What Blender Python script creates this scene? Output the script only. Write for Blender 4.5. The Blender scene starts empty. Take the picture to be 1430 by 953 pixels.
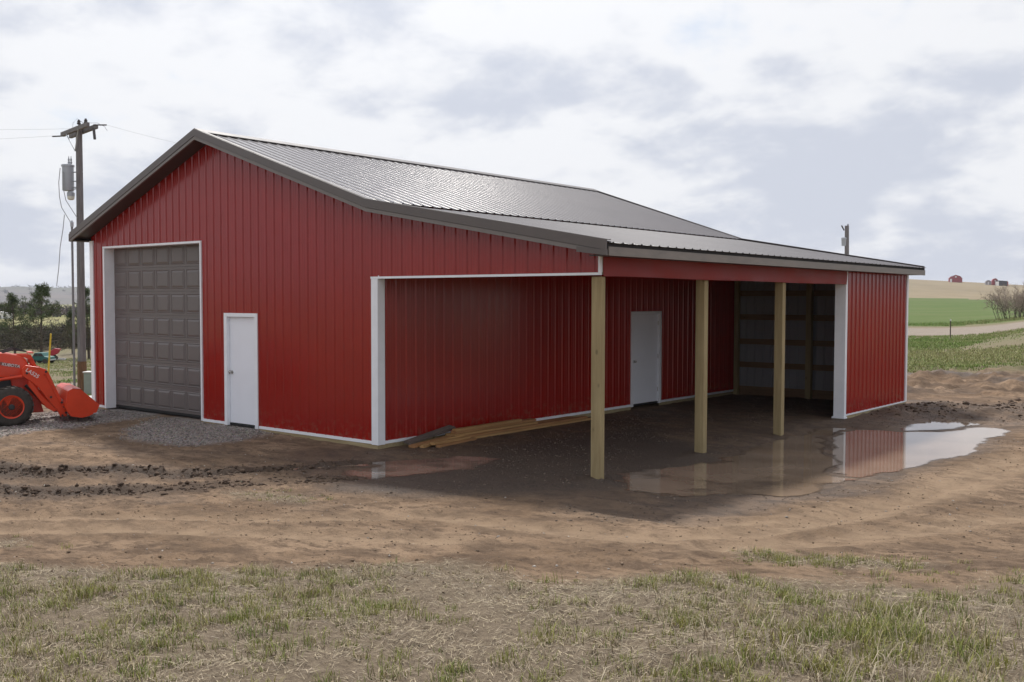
import bpy, math, random
import numpy as np
from mathutils import Matrix, Vector

random.seed(7)
rng = np.random.default_rng(7)
scene = bpy.context.scene
COL = scene.collection

# ------------------------------------------------------------------ camera
CAM = np.array([20.8694, -11.0687, 2.3332])
YAW, PITCH, ROLL, FPX = 0.686, -0.0415, 0.002, 1396.954      # FPX: focal length for a 1430 px wide picture
_sy, _cy, _sp, _cp = math.sin(YAW), math.cos(YAW), math.sin(PITCH), math.cos(PITCH)
FWD = np.array([-_sy * _cp, _cy * _cp, _sp])
_r = np.array([_cy, _sy, 0.0]); _u = np.cross(_r, FWD)
RIGHT = math.cos(ROLL) * _r + math.sin(ROLL) * _u
UP = -math.sin(ROLL) * _r + math.cos(ROLL) * _u
FH = np.array([-_sy, _cy]); RH = np.array([_cy, _sy])        # level forward / right

cd = bpy.data.cameras.new('camera'); cam = bpy.data.objects.new('camera', cd); COL.objects.link(cam)
cd.sensor_width = 36.0; cd.lens = FPX / 1430 * 36.0; cd.clip_start = 0.1; cd.clip_end = 20000
cam.matrix_world = Matrix(((RIGHT[0], UP[0], -FWD[0], CAM[0]), (RIGHT[1], UP[1], -FWD[1], CAM[1]),
                           (RIGHT[2], UP[2], -FWD[2], CAM[2]), (0, 0, 0, 1)))
scene.camera = cam

# ------------------------------------------------------------------ sky, sun, exposure
SUN_EL = math.radians(53.0)
SUN_AZ = (-0.760, 0.650)                                     # level direction towards the sun
world = bpy.data.worlds.new('World'); scene.world = world; world.use_nodes = True
nt = world.node_tree; nt.nodes.clear()
def wn(t, **k):
    n = nt.nodes.new(t)
    for a, b in k.items(): setattr(n, a, b)
    return n
def wmath(op, a, b=None, c=None, clamp=False):
    n = wn('ShaderNodeMath', operation=op, use_clamp=clamp)
    for i, v in enumerate((a, b, c)):
        if v is None: continue
        if isinstance(v, (int, float)): n.inputs[i].default_value = v
        else: nt.links.new(v, n.inputs[i])
    return n.outputs[0]
def wmix(f, a, b):
    n = wn('ShaderNodeMix', data_type='RGBA')
    nt.links.new(f, n.inputs[0])
    for i, v in ((6, a), (7, b)):
        if isinstance(v, tuple): n.inputs[i].default_value = (*v, 1)
        else: nt.links.new(v, n.inputs[i])
    return n.outputs[2]
sky = wn('ShaderNodeTexSky', sky_type='NISHITA'); sky.sun_disc = False
sky.sun_elevation = SUN_EL; sky.sun_rotation = math.atan2(SUN_AZ[0], SUN_AZ[1]) % (2 * math.pi)
sky.air_density = 1.0; sky.dust_density = 2.0; sky.altitude = 900
skyc = wn('ShaderNodeVectorMath', operation='SCALE'); nt.links.new(sky.outputs[0], skyc.inputs[0]); skyc.inputs['Scale'].default_value = 0.085
tc = wn('ShaderNodeTexCoord'); sep = wn('ShaderNodeSeparateXYZ'); nt.links.new(tc.outputs['Generated'], sep.inputs[0])
zz = wmath('ADD', wmath('MAXIMUM', sep.outputs[2], 0.0), 0.34)
comb = wn('ShaderNodeCombineXYZ')
nt.links.new(wmath('DIVIDE', sep.outputs[0], zz), comb.inputs[0]); nt.links.new(wmath('DIVIDE', sep.outputs[1], zz), comb.inputs[1])
def wnoise(scale, detail, rough, off, dist=0.0):
    m = wn('ShaderNodeMapping'); nt.links.new(comb.outputs[0], m.inputs[0]); m.inputs['Location'].default_value = off
    n = wn('ShaderNodeTexNoise'); n.inputs['Scale'].default_value = scale; n.inputs['Detail'].default_value = detail
    n.inputs['Roughness'].default_value = rough; n.inputs['Distortion'].default_value = dist
    nt.links.new(m.outputs[0], n.inputs['Vector']); return n.outputs[0]
def wramp(v, a, b):
    n = wn('ShaderNodeMapRange', interpolation_type='SMOOTHSTEP')
    nt.links.new(v, n.inputs[0]); n.inputs[1].default_value = a; n.inputs[2].default_value = b
    return n.outputs[0]
big = wnoise(1.75, 8, 0.50, (2.2, 6.1, 0), 0.2)
fine = wnoise(4.6, 9, 0.55, (8.3, 4.2, 2.0), 0.3)
puff = wnoise(9.0, 8, 0.55, (1.2, 7.7, 4.0), 0.1)
dens = wmath('ADD', wmath('MULTIPLY', big, 0.52), wmath('ADD', wmath('MULTIPLY', fine, 0.32), wmath('MULTIPLY', puff, 0.16)))
cover = wramp(dens, 0.30, 0.42)
shade = wramp(dens, 0.445, 0.57)
# veiled sun: thin cloud is brighter around it
vd = wn('ShaderNodeVectorMath', operation='DOT_PRODUCT'); nt.links.new(tc.outputs['Generated'], vd.inputs[0])
vd.inputs[1].default_value = (SUN_AZ[0] * math.cos(SUN_EL), SUN_AZ[1] * math.cos(SUN_EL), math.sin(SUN_EL))
glow = wmath('MULTIPLY_ADD', wmath('POWER', wmath('MAXIMUM', vd.outputs['Value'], 0.0), 9.0), 0.8, 1.0)
cloud0 = wmix(shade, (0.725, 0.735, 0.76), (0.51, 0.54, 0.615))
cs = wn('ShaderNodeVectorMath', operation='SCALE'); nt.links.new(cloud0, cs.inputs[0]); nt.links.new(glow, cs.inputs['Scale'])
cloud = cs.outputs[0]
veil = wn('ShaderNodeMix', data_type='RGBA'); veil.inputs[0].default_value = 0.55
nt.links.new(skyc.outputs[0], veil.inputs[6]); veil.inputs[7].default_value = (0.72, 0.77, 0.85, 1)
full = wmix(cover, veil.outputs[2], cloud)
bg = wn('ShaderNodeBackground'); nt.links.new(full, bg.inputs[0]); bg.inputs[1].default_value = 1.0
wo = wn('ShaderNodeOutputWorld'); nt.links.new(bg.outputs[0], wo.inputs[0])

sl = bpy.data.lights.new('sun', 'SUN'); sl.energy = 2.9; sl.angle = math.radians(5.0); sl.color = (1.0, 0.955, 0.89)
so = bpy.data.objects.new('sun', sl); COL.objects.link(so)
_d = Vector((SUN_AZ[0] * math.cos(SUN_EL), SUN_AZ[1] * math.cos(SUN_EL), math.sin(SUN_EL)))
so.rotation_euler = _d.to_track_quat('Z', 'Y').to_euler(); so.location = (0, 0, 40)
vs = scene.view_settings
vs.view_transform = 'Standard'; vs.look = 'None'; vs.exposure = 0.30; vs.gamma = 1.0; vs.use_curve_mapping = False

# ------------------------------------------------------------------ helpers
def at(px, py, depth):
    """a point the photograph shows at (px, py), at a given real distance"""
    return CAM + (FWD + RIGHT * (px - 715) / FPX - UP * (py - 476.5) / FPX) * depth
def on_z(px, py, z):
    d = FWD + RIGHT * (px - 715) / FPX - UP * (py - 476.5) / FPX
    return CAM + d * ((z - CAM[2]) / d[2])
def su(x, y):
    dx, dy = np.asarray(x) - CAM[0], np.asarray(y) - CAM[1]
    return dx * FH[0] + dy * FH[1], dx * RH[0] + dy * RH[1]

class B:
    def __init__(s): s.v = []; s.f = []
    def add(s, V, F):
        o = len(s.v); s.v += [tuple(p) for p in V]; s.f += [tuple(i + o for i in f) for f in F]; return s
    def box(s, x0, x1, y0, y1, z0, z1):
        return s.add([(x0,y0,z0),(x1,y0,z0),(x1,y1,z0),(x0,y1,z0),(x0,y0,z1),(x1,y0,z1),(x1,y1,z1),(x0,y1,z1)],
                     [(3,2,1,0),(4,5,6,7),(0,1,5,4),(1,2,6,5),(2,3,7,6),(3,0,4,7)])
    def prism(s, poly, ext):
        n = len(poly); e = np.array(ext)
        V = [np.array(p, float) for p in poly]; V += [p + e for p in V]
        F = [tuple(range(n - 1, -1, -1)), tuple(range(n, 2 * n))] + [(i, (i + 1) % n, n + (i + 1) % n, n + i) for i in range(n)]
        return s.add(V, F)
    def slab(s, x0, zt0, x1, zt1, h, y0, y1):      # a sloping board in the xz plane, vertical ends
        return s.prism([(x0, y0, zt0 - h), (x1, y0, zt1 - h), (x1, y0, zt1), (x0, y0, zt0)], (0, y1 - y0, 0))
    def tube(s, path, r, n=8, caps=True):
        path = [Vector(p) for p in path]; m = len(path)
        rr = r if isinstance(r, (list, tuple)) else [r] * m
        V = []
        for i, p in enumerate(path):
            t = (path[min(i + 1, m - 1)] - path[max(i - 1, 0)]).normalized()
            a = t.cross(Vector((0, 0, 1)) if abs(t.z) < .9 else Vector((1, 0, 0))).normalized(); b = t.cross(a)
            for k in range(n):
                q = 2 * math.pi * k / n
                V.append(p + (a * math.cos(q) + b * math.sin(q)) * rr[i])
        F = [(i * n + k, (i + 1) * n + k, (i + 1) * n + (k + 1) % n, i * n + (k + 1) % n) for i in range(m - 1) for k in range(n)]
        if caps: F += [tuple(range(n)), tuple(range(m * n - 1, (m - 1) * n - 1, -1))]
        return s.add(V, F)
    def lathe(s, c, axis, prof, n=24):             # prof: list of (offset along axis, radius)
        c = Vector(c); t = Vector(axis).normalized()
        a = t.cross(Vector((0, 0, 1)) if abs(t.z) < .9 else Vector((1, 0, 0))).normalized(); b = t.cross(a)
        V = [c + t * h + (a * math.cos(2 * math.pi * k / n) + b * math.sin(2 * math.pi * k / n)) * max(r, 1e-4) for h, r in prof for k in range(n)]
        m = len(prof)
        F = [(i * n + k, (i + 1) * n + k, (i + 1) * n + (k + 1) % n, i * n + (k + 1) % n) for i in range(m - 1) for k in range(n)]
        return s.add(V, F + [tuple(range(n)), tuple(range(m * n - 1, (m - 1) * n - 1, -1))])
    def build(s, name, mat, parent=None, smooth=False, bevel=0):
        me = bpy.data.meshes.new(name); me.from_pydata(s.v, [], s.f); me.update()
        o = bpy.data.objects.new(name, me); COL.objects.link(o)
        if mat: me.materials.append(mat)
        if parent: o.parent = parent
        if smooth:
            me.polygons.foreach_set('use_smooth', [True] * len(me.polygons))
            try: me.set_sharp_from_angle(angle=math.radians(35))
            except Exception: pass
        if bevel:
            m = o.modifiers.new('bevel', 'BEVEL'); m.width = bevel; m.segments = 2; m.limit_method = 'ANGLE'
        return o
def tag(o, label=None, cat=None, group=None, kind=None):
    for k, v in (('label', label), ('category', cat), ('group', group), ('kind', kind)):
        if v: o[k] = v
    return o
def empty(name, loc=(0, 0, 0), rz=0.0):
    o = bpy.data.objects.new(name, None); COL.objects.link(o); o.location = loc; o.rotation_euler = (0, 0, rz)
    o.empty_display_size = 0.2
    return o
def np_mesh(name, V, F, mat, parent=None, attrs=None, colors=None, smooth=False):
    V = np.asarray(V, np.float32); F = np.asarray(F, np.int32); k = F.shape[1]
    me = bpy.data.meshes.new(name)
    me.vertices.add(len(V)); me.vertices.foreach_set('co', V.ravel())
    me.loops.add(F.size); me.loops.foreach_set('vertex_index', F.ravel())
    me.polygons.add(len(F)); me.polygons.foreach_set('loop_start', np.arange(0, F.size, k, dtype=np.int32))
    me.polygons.foreach_set('loop_total', np.full(len(F), k, np.int32))
    if smooth: me.polygons.foreach_set('use_smooth', np.ones(len(F), bool))
    me.update(calc_edges=True)
    for n, a in (attrs or {}).items():
        at_ = me.attributes.new(n, 'FLOAT', 'POINT'); at_.data.foreach_set('value', np.asarray(a, np.float32))
    if colors is not None:
        c = np.ones((len(V), 4), np.float32); c[:, :3] = colors
        at_ = me.attributes.new('tint', 'FLOAT_COLOR', 'POINT'); at_.data.foreach_set('color', c.ravel())
    o = bpy.data.objects.new(name, me); COL.objects.link(o)
    if mat: me.materials.append(mat)
    if parent: o.parent = parent
    return o

# ------------------------------------------------------------------ materials
class M:
    """small wrapper around a material's node tree"""
    def __init__(s, name):
        s.m = bpy.data.materials.new(name); s.m.use_nodes = True; s.t = s.m.node_tree
        s.b = s.t.nodes['Principled BSDF']; s.tcn = None
    def n(s, t, **k):
        x = s.t.nodes.new(t)
        for a, b in k.items(): setattr(x, a, b)
        return x
    def put(s, sock, v):
        if isinstance(v, (int, float)): sock.default_value = v
        elif isinstance(v, tuple): sock.default_value = (*v, 1) if len(v) == 3 and len(sock.default_value) == 4 else v
        else: s.t.links.new(v, sock)
    def coord(s, scale=(1, 1, 1), obj=False):
        g = s.n('ShaderNodeTexCoord') if obj else s.n('ShaderNodeNewGeometry')
        m = s.n('ShaderNodeMapping'); m.inputs['Scale'].default_value = scale
        s.t.links.new(g.outputs['Object' if obj else 'Position'], m.inputs[0]); return m.outputs[0]
    def noise(s, scale, detail=4, rough=.55, stretch=(1, 1, 1), obj=False):
        x = s.n('ShaderNodeTexNoise'); x.inputs['Scale'].default_value = scale; x.inputs['Detail'].default_value = detail
        x.inputs['Roughness'].default_value = rough; s.t.links.new(s.coord(stretch, obj), x.inputs['Vector']); return x.outputs[0]
    def voro(s, scale, out='Color', feature='F1'):
        x = s.n('ShaderNodeTexVoronoi', feature=feature); x.inputs['Scale'].default_value = scale
        s.t.links.new(s.coord(), x.inputs['Vector']); return x.outputs[out]
    def ramp(s, v, a, b):
        x = s.n('ShaderNodeMapRange'); s.t.links.new(v, x.inputs[0]); x.inputs[1].default_value = a; x.inputs[2].default_value = b
        return x.outputs[0]
    def range(s, v, a, b, c, d):
        x = s.n('ShaderNodeMapRange'); s.t.links.new(v, x.inputs[0])
        for i, q in enumerate((a, b, c, d)): x.inputs[i + 1].default_value = q
        return x.outputs[0]
    def mix(s, f, a, b, blend='MIX'):
        x = s.n('ShaderNodeMix', data_type='RGBA', blend_type=blend)
        s.put(x.inputs[0], f); s.put(x.inputs[6], a); s.put(x.inputs[7], b); return x.outputs[2]
    def math(s, op, a, b):
        x = s.n('ShaderNodeMath', operation=op); s.put(x.inputs[0], a); s.put(x.inputs[1], b); return x.outputs[0]
    def attr(s, name, out='Fac'):
        return s.n('ShaderNodeAttribute', attribute_name=name).outputs[out]
    def bump(s, h, strength, dist=.01):
        x = s.n('ShaderNodeBump'); x.inputs['Strength'].default_value = strength; x.inputs['Distance'].default_value = dist
        s.t.links.new(h, x.inputs['Height']); s.t.links.new(x.outputs[0], s.b.inputs['Normal'])
    def set(s, color=None, rough=None, metal=None, spec=None):
        if color is not None: s.put(s.b.inputs['Base Color'], color)
        if rough is not None: s.put(s.b.inputs['Roughness'], rough)
        if metal is not None: s.put(s.b.inputs['Metallic'], metal)
        if spec is not None: s.put(s.b.inputs['Specular IOR Level'], spec)
        return s.m
def simple(name, c, rough=.6, var=.12, scale=6, metal=0, spec=.5, bump=0, stretch=(1, 1, 1), obj=False):
    k = M(name); f = k.noise(scale, 5, .6, stretch, obj)
    col = k.mix(k.ramp(f, .3, .7), tuple(x * (1 - var) for x in c), tuple(min(1, x * (1 + var)) for x in c))
    if bump: k.bump(f, bump, .01)
    return k.set(col, k.range(f, .3, .7, max(0, rough - .06), min(1, rough + .06)), metal, spec)

def siding(name, outer, inner, rough, spec=.5):
    k = M(name)
    big = k.noise(.9, 3); sm = k.noise(14, 4, .6, (1, 1, .25))
    c = k.mix(k.ramp(big, .35, .65), tuple(x * .93 for x in outer), tuple(x * 1.06 for x in outer))
    c = k.mix(k.ramp(sm, .35, .75), c, tuple(x * .88 for x in outer))
    # dried mud splashed up on the lowest hand's breadth
    sep = k.n('ShaderNodeSeparateXYZ'); k.t.links.new(k.coord(), sep.inputs[0])
    low = k.range(sep.outputs[2], .02, .45, 1, 0); spl = k.math('MULTIPLY', low, k.ramp(k.noise(9, 6, .7), .5, .75))
    c = k.mix(k.math('MULTIPLY', spl, .75), c, (.20, .14, .095))
    g = k.n('ShaderNodeNewGeometry')
    c = k.mix(g.outputs['Backfacing'], c, inner)
    k.bump(k.noise(1.6, 2, .5, (1, 1, .5)), .05, .03)
    return k.set(c, k.range(sm, .3, .7, rough - .03, rough + .05), 0, spec)
MAT = {}
MAT['red'] = siding('red_steel', (.305, .011, .007), (.27, .27, .285), .19)
def roofing():
    k = M('brown_roof_steel'); g = k.n('ShaderNodeNewGeometry')
    c = k.mix(k.ramp(k.noise(.5, 3), .35, .65), (.130, .115, .118), (.150, .133, .135))
    return k.set(k.mix(g.outputs['Backfacing'], c, (.20, .20, .21)), .23, 0, .85)
MAT['roof'] = roofing()
MAT['brown'] = simple('brown_trim', (.105, .088, .082), .38, .08, 3, bump=.05)
MAT['soffit'] = simple('brown_soffit', (.055, .047, .045), .5, .08, 3)
MAT['fascia'] = simple('weathered_fascia', (.20, .175, .155), .5, .18, 2.5, bump=.2, stretch=(1, 1, 4))
MAT['frieze'] = simple('taupe_frieze', (.175, .155, .145), .45, .08, 3)
MAT['black'] = simple('closure_black', (.015, .014, .014), .8, .2)
MAT['white'] = simple('white_trim', (.84, .86, .90), .38, .04, 5)
MAT['door_white'] = simple('white_door', (.84, .86, .92), .40, .02, 3)
MAT['headred'] = simple('red_flashing', (.235, .014, .010), .5, .10, 2.2, spec=.3, bump=.3, stretch=(1, 1, .6))
MAT['garage'] = simple('brown_door_steel', (.145, .125, .120), .42, .05, 7, bump=.03)
MAT['rubber'] = simple('black_seal', (.02, .02, .02), .8, .1)
MAT['chrome'] = simple('satin_nickel', (.45, .43, .40), .28, .05, 5, metal=1)
def wood(name, a, b, axis, scale=5, knots=True):
    k = M(name); st = [1, 1, 1]; st[axis] = .07
    f = k.noise(scale * 4, 5, .6, tuple(st)); g = k.noise(1.5, 3)
    c = k.mix(k.ramp(f, .35, .65), a, b); c = k.mix(k.math('MULTIPLY', k.ramp(g, .5, .75), .5), c, tuple(x * .7 for x in a))
    if knots:
        st2 = [1, 1, 1]; st2[axis] = .6
        v = k.n('ShaderNodeTexVoronoi'); v.inputs['Scale'].default_value = 4.2; k.t.links.new(k.coord(tuple(st2)), v.inputs['Vector'])
        c = k.mix(k.range(v.outputs['Distance'], .05, .12, .75, 0), c, tuple(x * .35 for x in a))
    k.bump(f, .25, .004)
    return k.set(c, .75, 0, .3)
MAT['post'] = wood('treated_post', (.36, .285, .155), (.27, .205, .105), 2)
MAT['skirt'] = wood('treated_skirt', (.40, .33, .19), (.30, .235, .13), 0)
MAT['girt'] = wood('girt_wood', (.22, .135, .075), (.16, .095, .052), 0)
MAT['lumber'] = wood('lumber_yellow', (.46, .28, .12), (.36, .20, .08), 1)
MAT['lumber2'] = wood('lumber_orange', (.40, .21, .09), (.30, .15, .065), 1)
MAT['greywood'] = wood('lumber_grey', (.17, .14, .12), (.10, .08, .07), 1)
MAT['polewood'] = wood('pole_wood', (.215, .20, .20), (.13, .12, .122), 2, 6, False)
MAT['rustwood'] = wood('pole_butt', (.24, .13, .07), (.10, .055, .03), 2, 8, False)
MAT['galv'] = simple('galvanised', (.42, .44, .47), .45, .1, 8, metal=.3)
MAT['mast'] = simple('dull_steel', (.19, .19, .20), .5, .12, 8)
MAT['grey_paint'] = simple('grey_paint', (.40, .43, .48), .4, .05, 4)
MAT['ceramic'] = simple('brown_ceramic', (.05, .04, .04), .25, .1)
MAT['wire'] = simple('wire', (.30, .30, .32), .5, .1)
MAT['lamp_glass'] = simple('lamp_glass', (.72, .70, .62), .2, .05)
MAT['orange'] = simple('tractor_orange', (.66, .046, .007), .34, .10, 3)
MAT['orange_dark'] = simple('tractor_orange_dark', (.42, .03, .012), .5, .2, 7)  # darker, duller orange used on the front bolster
MAT['engine'] = simple('engine_black', (.02, .02, .022), .55, .3, 9)
MAT['tyre'] = simple('tyre', (.055, .047, .04), .9, .35, 14, bump=.3)
MAT['decal'] = simple('decal_silver', (.75, .72, .70), .4, .03)
MAT['decal_grey'] = simple('decal_grey', (.16, .05, .04), .4, .05)
MAT['yellow'] = simple('yellow_plastic', (.62, .42, .03), .5, .1)
MAT['box_green'] = simple('pedestal_green', (.28, .33, .29), .5, .08)
MAT['teal'] = simple('faded_teal', (.02, .11, .10), .5, .2)
MAT['crimson'] = simple('crimson', (.38, .02, .035), .45, .15)
MAT['concrete'] = simple('concrete', (.55, .54, .52), .9, .12, 12, bump=.2)
MAT['barn_red'] = simple('far_barn_red', (.28, .03, .035), .7, .12, .6)
MAT['far_white'] = simple('far_white', (.75, .74, .74), .6, .05, .5)
MAT['far_grey'] = simple('far_grey', (.30, .29, .31), .6, .1, .5)
MAT['far_dark'] = simple('far_dark', (.035, .03, .035), .8, .1, .5)
MAT['steel_post'] = simple('rusty_post', (.08, .06, .05), .7, .25, 20)
MAT['bark'] = simple('bark', (.09, .07, .055), .9, .3, 12, bump=.4)
MAT['twig'] = simple('bare_twig', (.33, .265, .22), .9, .3, 8)
def tintmat(name, rough=.8, trans=.0):
    k = M(name); k.set(k.attr('tint', 'Color'), rough, 0, .25)
    if trans: k.b.inputs['Transmission Weight'].default_value = 0
    return k.m
MAT['blade'] = tintmat('grass_blade', .7)
MAT['leaf'] = tintmat('needle_leaf', .75)
MAT['stone'] = tintmat('stone', .85)

# ------------------------------------------------------------------ terrain
def _hash(ix, iy, seed):
    h = (ix.astype(np.int64) * 374761393 + iy.astype(np.int64) * 668265263 + seed * 1442695041) & 0xFFFFFFFF
    h = ((h ^ (h >> 13)) * 1274126177) & 0xFFFFFFFF
    return ((h ^ (h >> 16)) & 0xFFFF) / 65535.0
def vnoise(x, y, seed=0):
    x0, y0 = np.floor(x), np.floor(y); fx, fy = x - x0, y - y0
    fx = fx * fx * fx * (fx * (fx * 6 - 15) + 10); fy = fy * fy * fy * (fy * (fy * 6 - 15) + 10)
    a, b = _hash(x0, y0, seed), _hash(x0 + 1, y0, seed); c, d = _hash(x0, y0 + 1, seed), _hash(x0 + 1, y0 + 1, seed)
    return (a * (1 - fx) + b * fx) * (1 - fy) + (c * (1 - fx) + d * fx) * fy
def fbm(x, y, octv=4, seed=0, gain=.5):
    t = np.zeros(np.shape(x)); amp = 1.0; tot = 0
    for i in range(octv):
        t = t + amp * (vnoise(x, y, seed + i * 17) - .5); tot += amp * .5; amp *= gain
        x, y = x * 1.93 * .8 - y * 1.93 * .6 + 3.3, x * 1.93 * .6 + y * 1.93 * .8 + 1.7
    return t / tot                                           # about -1..1
def sstep(a, b, x):
    t = np.clip((np.asarray(x, float) - a) / (b - a), 0, 1); return t * t * (3 - 2 * t)
def sdf(x, y, poly):
    """signed distance, positive inside"""
    x = np.asarray(x, float); y = np.asarray(y, float)
    d = np.full(x.shape, 1e9); ins = np.zeros(x.shape, bool); n = len(poly)
    for i in range(n):
        ax, ay = poly[i]; bx, by = poly[(i + 1) % n]; ex, ey = bx - ax, by - ay
        wx, wy = x - ax, y - ay; t = np.clip((wx * ex + wy * ey) / (ex * ex + ey * ey + 1e-12), 0, 1)
        d = np.minimum(d, (wx - ex * t) ** 2 + (wy - ey * t) ** 2)
        c = (ay > y) != (by > y)
        with np.errstate(divide='ignore', invalid='ignore'):
            ins ^= c & (x < (bx - ax) * (y - ay) / (by - ay + 1e-12) + ax)
    return np.where(ins, 1, -1) * np.sqrt(d)
def pdist(x, y, line):
    d = np.full(np.shape(x), 1e9)
    for (ax, ay), (bx, by) in zip(line[:-1], line[1:]):
        ex, ey = bx - ax, by - ay; wx, wy = x - ax, y - ay
        t = np.clip((wx * ex + wy * ey) / (ex * ex + ey * ey), 0, 1)
        d = np.minimum(d, (wx - ex * t) ** 2 + (wy - ey * t) ** 2)
    return np.sqrt(d)
def ppoly(pts, z): return [tuple(on_z(u, v, z)[:2]) for u, v in pts]

WATER = -0.10
P_MAIN = ppoly([(1165,612),(1195,601),(1250,600),(1290,588),(1390,592),(1408,602),(1370,628),(1300,650),(1255,660),(1200,668),(1160,660)], WATER)
P_FILM = ppoly([(855,662),(960,644),(1040,628),(1100,613),(1165,600),(1250,600),(1255,655),(1180,682),(1090,694),(960,692),(880,684)], WATER)
P_SIDE = ppoly([(455,657),(500,643),(560,640),(640,634),(720,640),(670,655),(600,666),(520,672),(470,670)], WATER)
P_EDGE = ppoly([(1255,594),(1330,584),(1400,590),(1340,600),(1260,602)], WATER)
P_WET_SHADE = ppoly([(400,628),(440,650),(470,685),(560,690),(640,690),(740,706),(860,735),(1000,742),(1120,705),(1230,676),(1310,655),(1400,612),(1420,590),(1300,572),(1250,560)], -.08) + [(12.9, 12.3), (9.2, 12.3), (9.2, .0)]  # wet soil; front edge follows the barn's shadow, darkening it into the colour
P_GRAVEL1 = ppoly([(-120,600),(-60,588),(0,580),(90,575),(150,568),(190,570),(230,578),(150,592),(100,598),(40,603),(0,610),(-60,622),(-140,632)], -.05)
P_GRAVEL2 = ppoly([(205,590),(235,584),(282,588),(320,592),(366,600),(372,606),(320,616),(255,621),(185,614),(175,603)], -.05)
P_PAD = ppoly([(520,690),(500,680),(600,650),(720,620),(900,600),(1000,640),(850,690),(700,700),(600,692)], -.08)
P_GRASS = ppoly([(-200,772),(0,778),(110,790),(300,790),(480,788),(640,785),(720,806),(780,815),(870,800),(990,803),(1060,822),(1180,826),(1320,836),(1430,815),(1700,800)], .22) + [(36, -9), (36, -40), (-10, -40), (-8, -14)]
P_PATCH = ppoly([(330,686),(380,683),(430,692),(425,701),(380,697),(340,693)], -.05)
P_STRIP = ppoly([(1050,776),(1130,786),(1220,795),(1290,805),(1290,816),(1200,808),(1100,797),(1050,786)], .12)
P_CORNER = ppoly([(-60,755),(20,758),(45,764),(40,770),(0,775),(-60,775)], .05)
RUT1 = ppoly([(-150,652),(0,656),(60,662),(150,657),(230,661),(300,660),(340,656),(420,651),(500,645)], -.05)
RUT2 = ppoly([(-150,676),(0,682),(60,684),(150,684),(230,682),(300,675),(360,672),(440,669),(520,664)], -.05)
SWEEPS = [ppoly(q_, .0) for q_ in ([(430,722),(600,716),(760,742),(900,762),(1060,752),(1220,712),(1330,680),(1440,640)], [(820,700),(980,735),(1120,728),(1260,690),(1420,632)], [(1000,782),(1150,766),(1300,742),(1440,712)], [(-60,745),(200,742),(420,752),(620,765)], [(-60,722),(200,716),(420,724)])]
TRACK_L = [tuple(at(px, 476, s)[:2]) for px, s in ((-300, 33.5), (0, 34.5), (90, 35.2), (140, 36), (300, 38))]

def base_height(x, y):
    s, u = su(x, y); sa = np.maximum(s, 1.0)
    near = np.interp(s, [-8, 0, 3.5, 5, 7, 9, 11, 13], [.95, .72, .62, .50, .30, .08, -.045, -.06])
    pad = np.interp(x, [-1, 0, 5.5, 9, 13, 16], [-.06, -.045, -.035, -.085, -.065, -.06])
    w = sstep(10.5, 13, s)
    z = near * (1 - w) + pad * w
    lft = sstep(.12, -.30, u / sa); rgt = 1 - lft
    R = np.hypot(s, u)
    zl = np.interp(R, [0, 24, 32, 45, 60, 80, 200, 320, 900, 1600, 2300, 3000, 5000, 9000], [0, 0, -.45, -.85, -1.15, -1.35, -1.6, -.9, -6, -4, 24, 30, 34, 36])
    zr = np.interp(R, [0, 26, 34, 60, 95, 200, 360, 520, 740, 900, 1400, 9000], [0, 0, .06, .10, .15, .75, 2.95, 8.5, 17.0, 16.5, 8, 6])
    z = z + lft * zl + rgt * zr * (1 + .0 * u) - rgt * sstep(300, 740, R) * np.clip((u / sa - .40), -.3, .3) * 38
    z = z + rgt * sstep(30, 60, R) * sstep(.42, .60, u / sa) * 1.1 * sstep(400, 100, R)      # the bank on the right
    return z, s, u, R, lft
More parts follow.
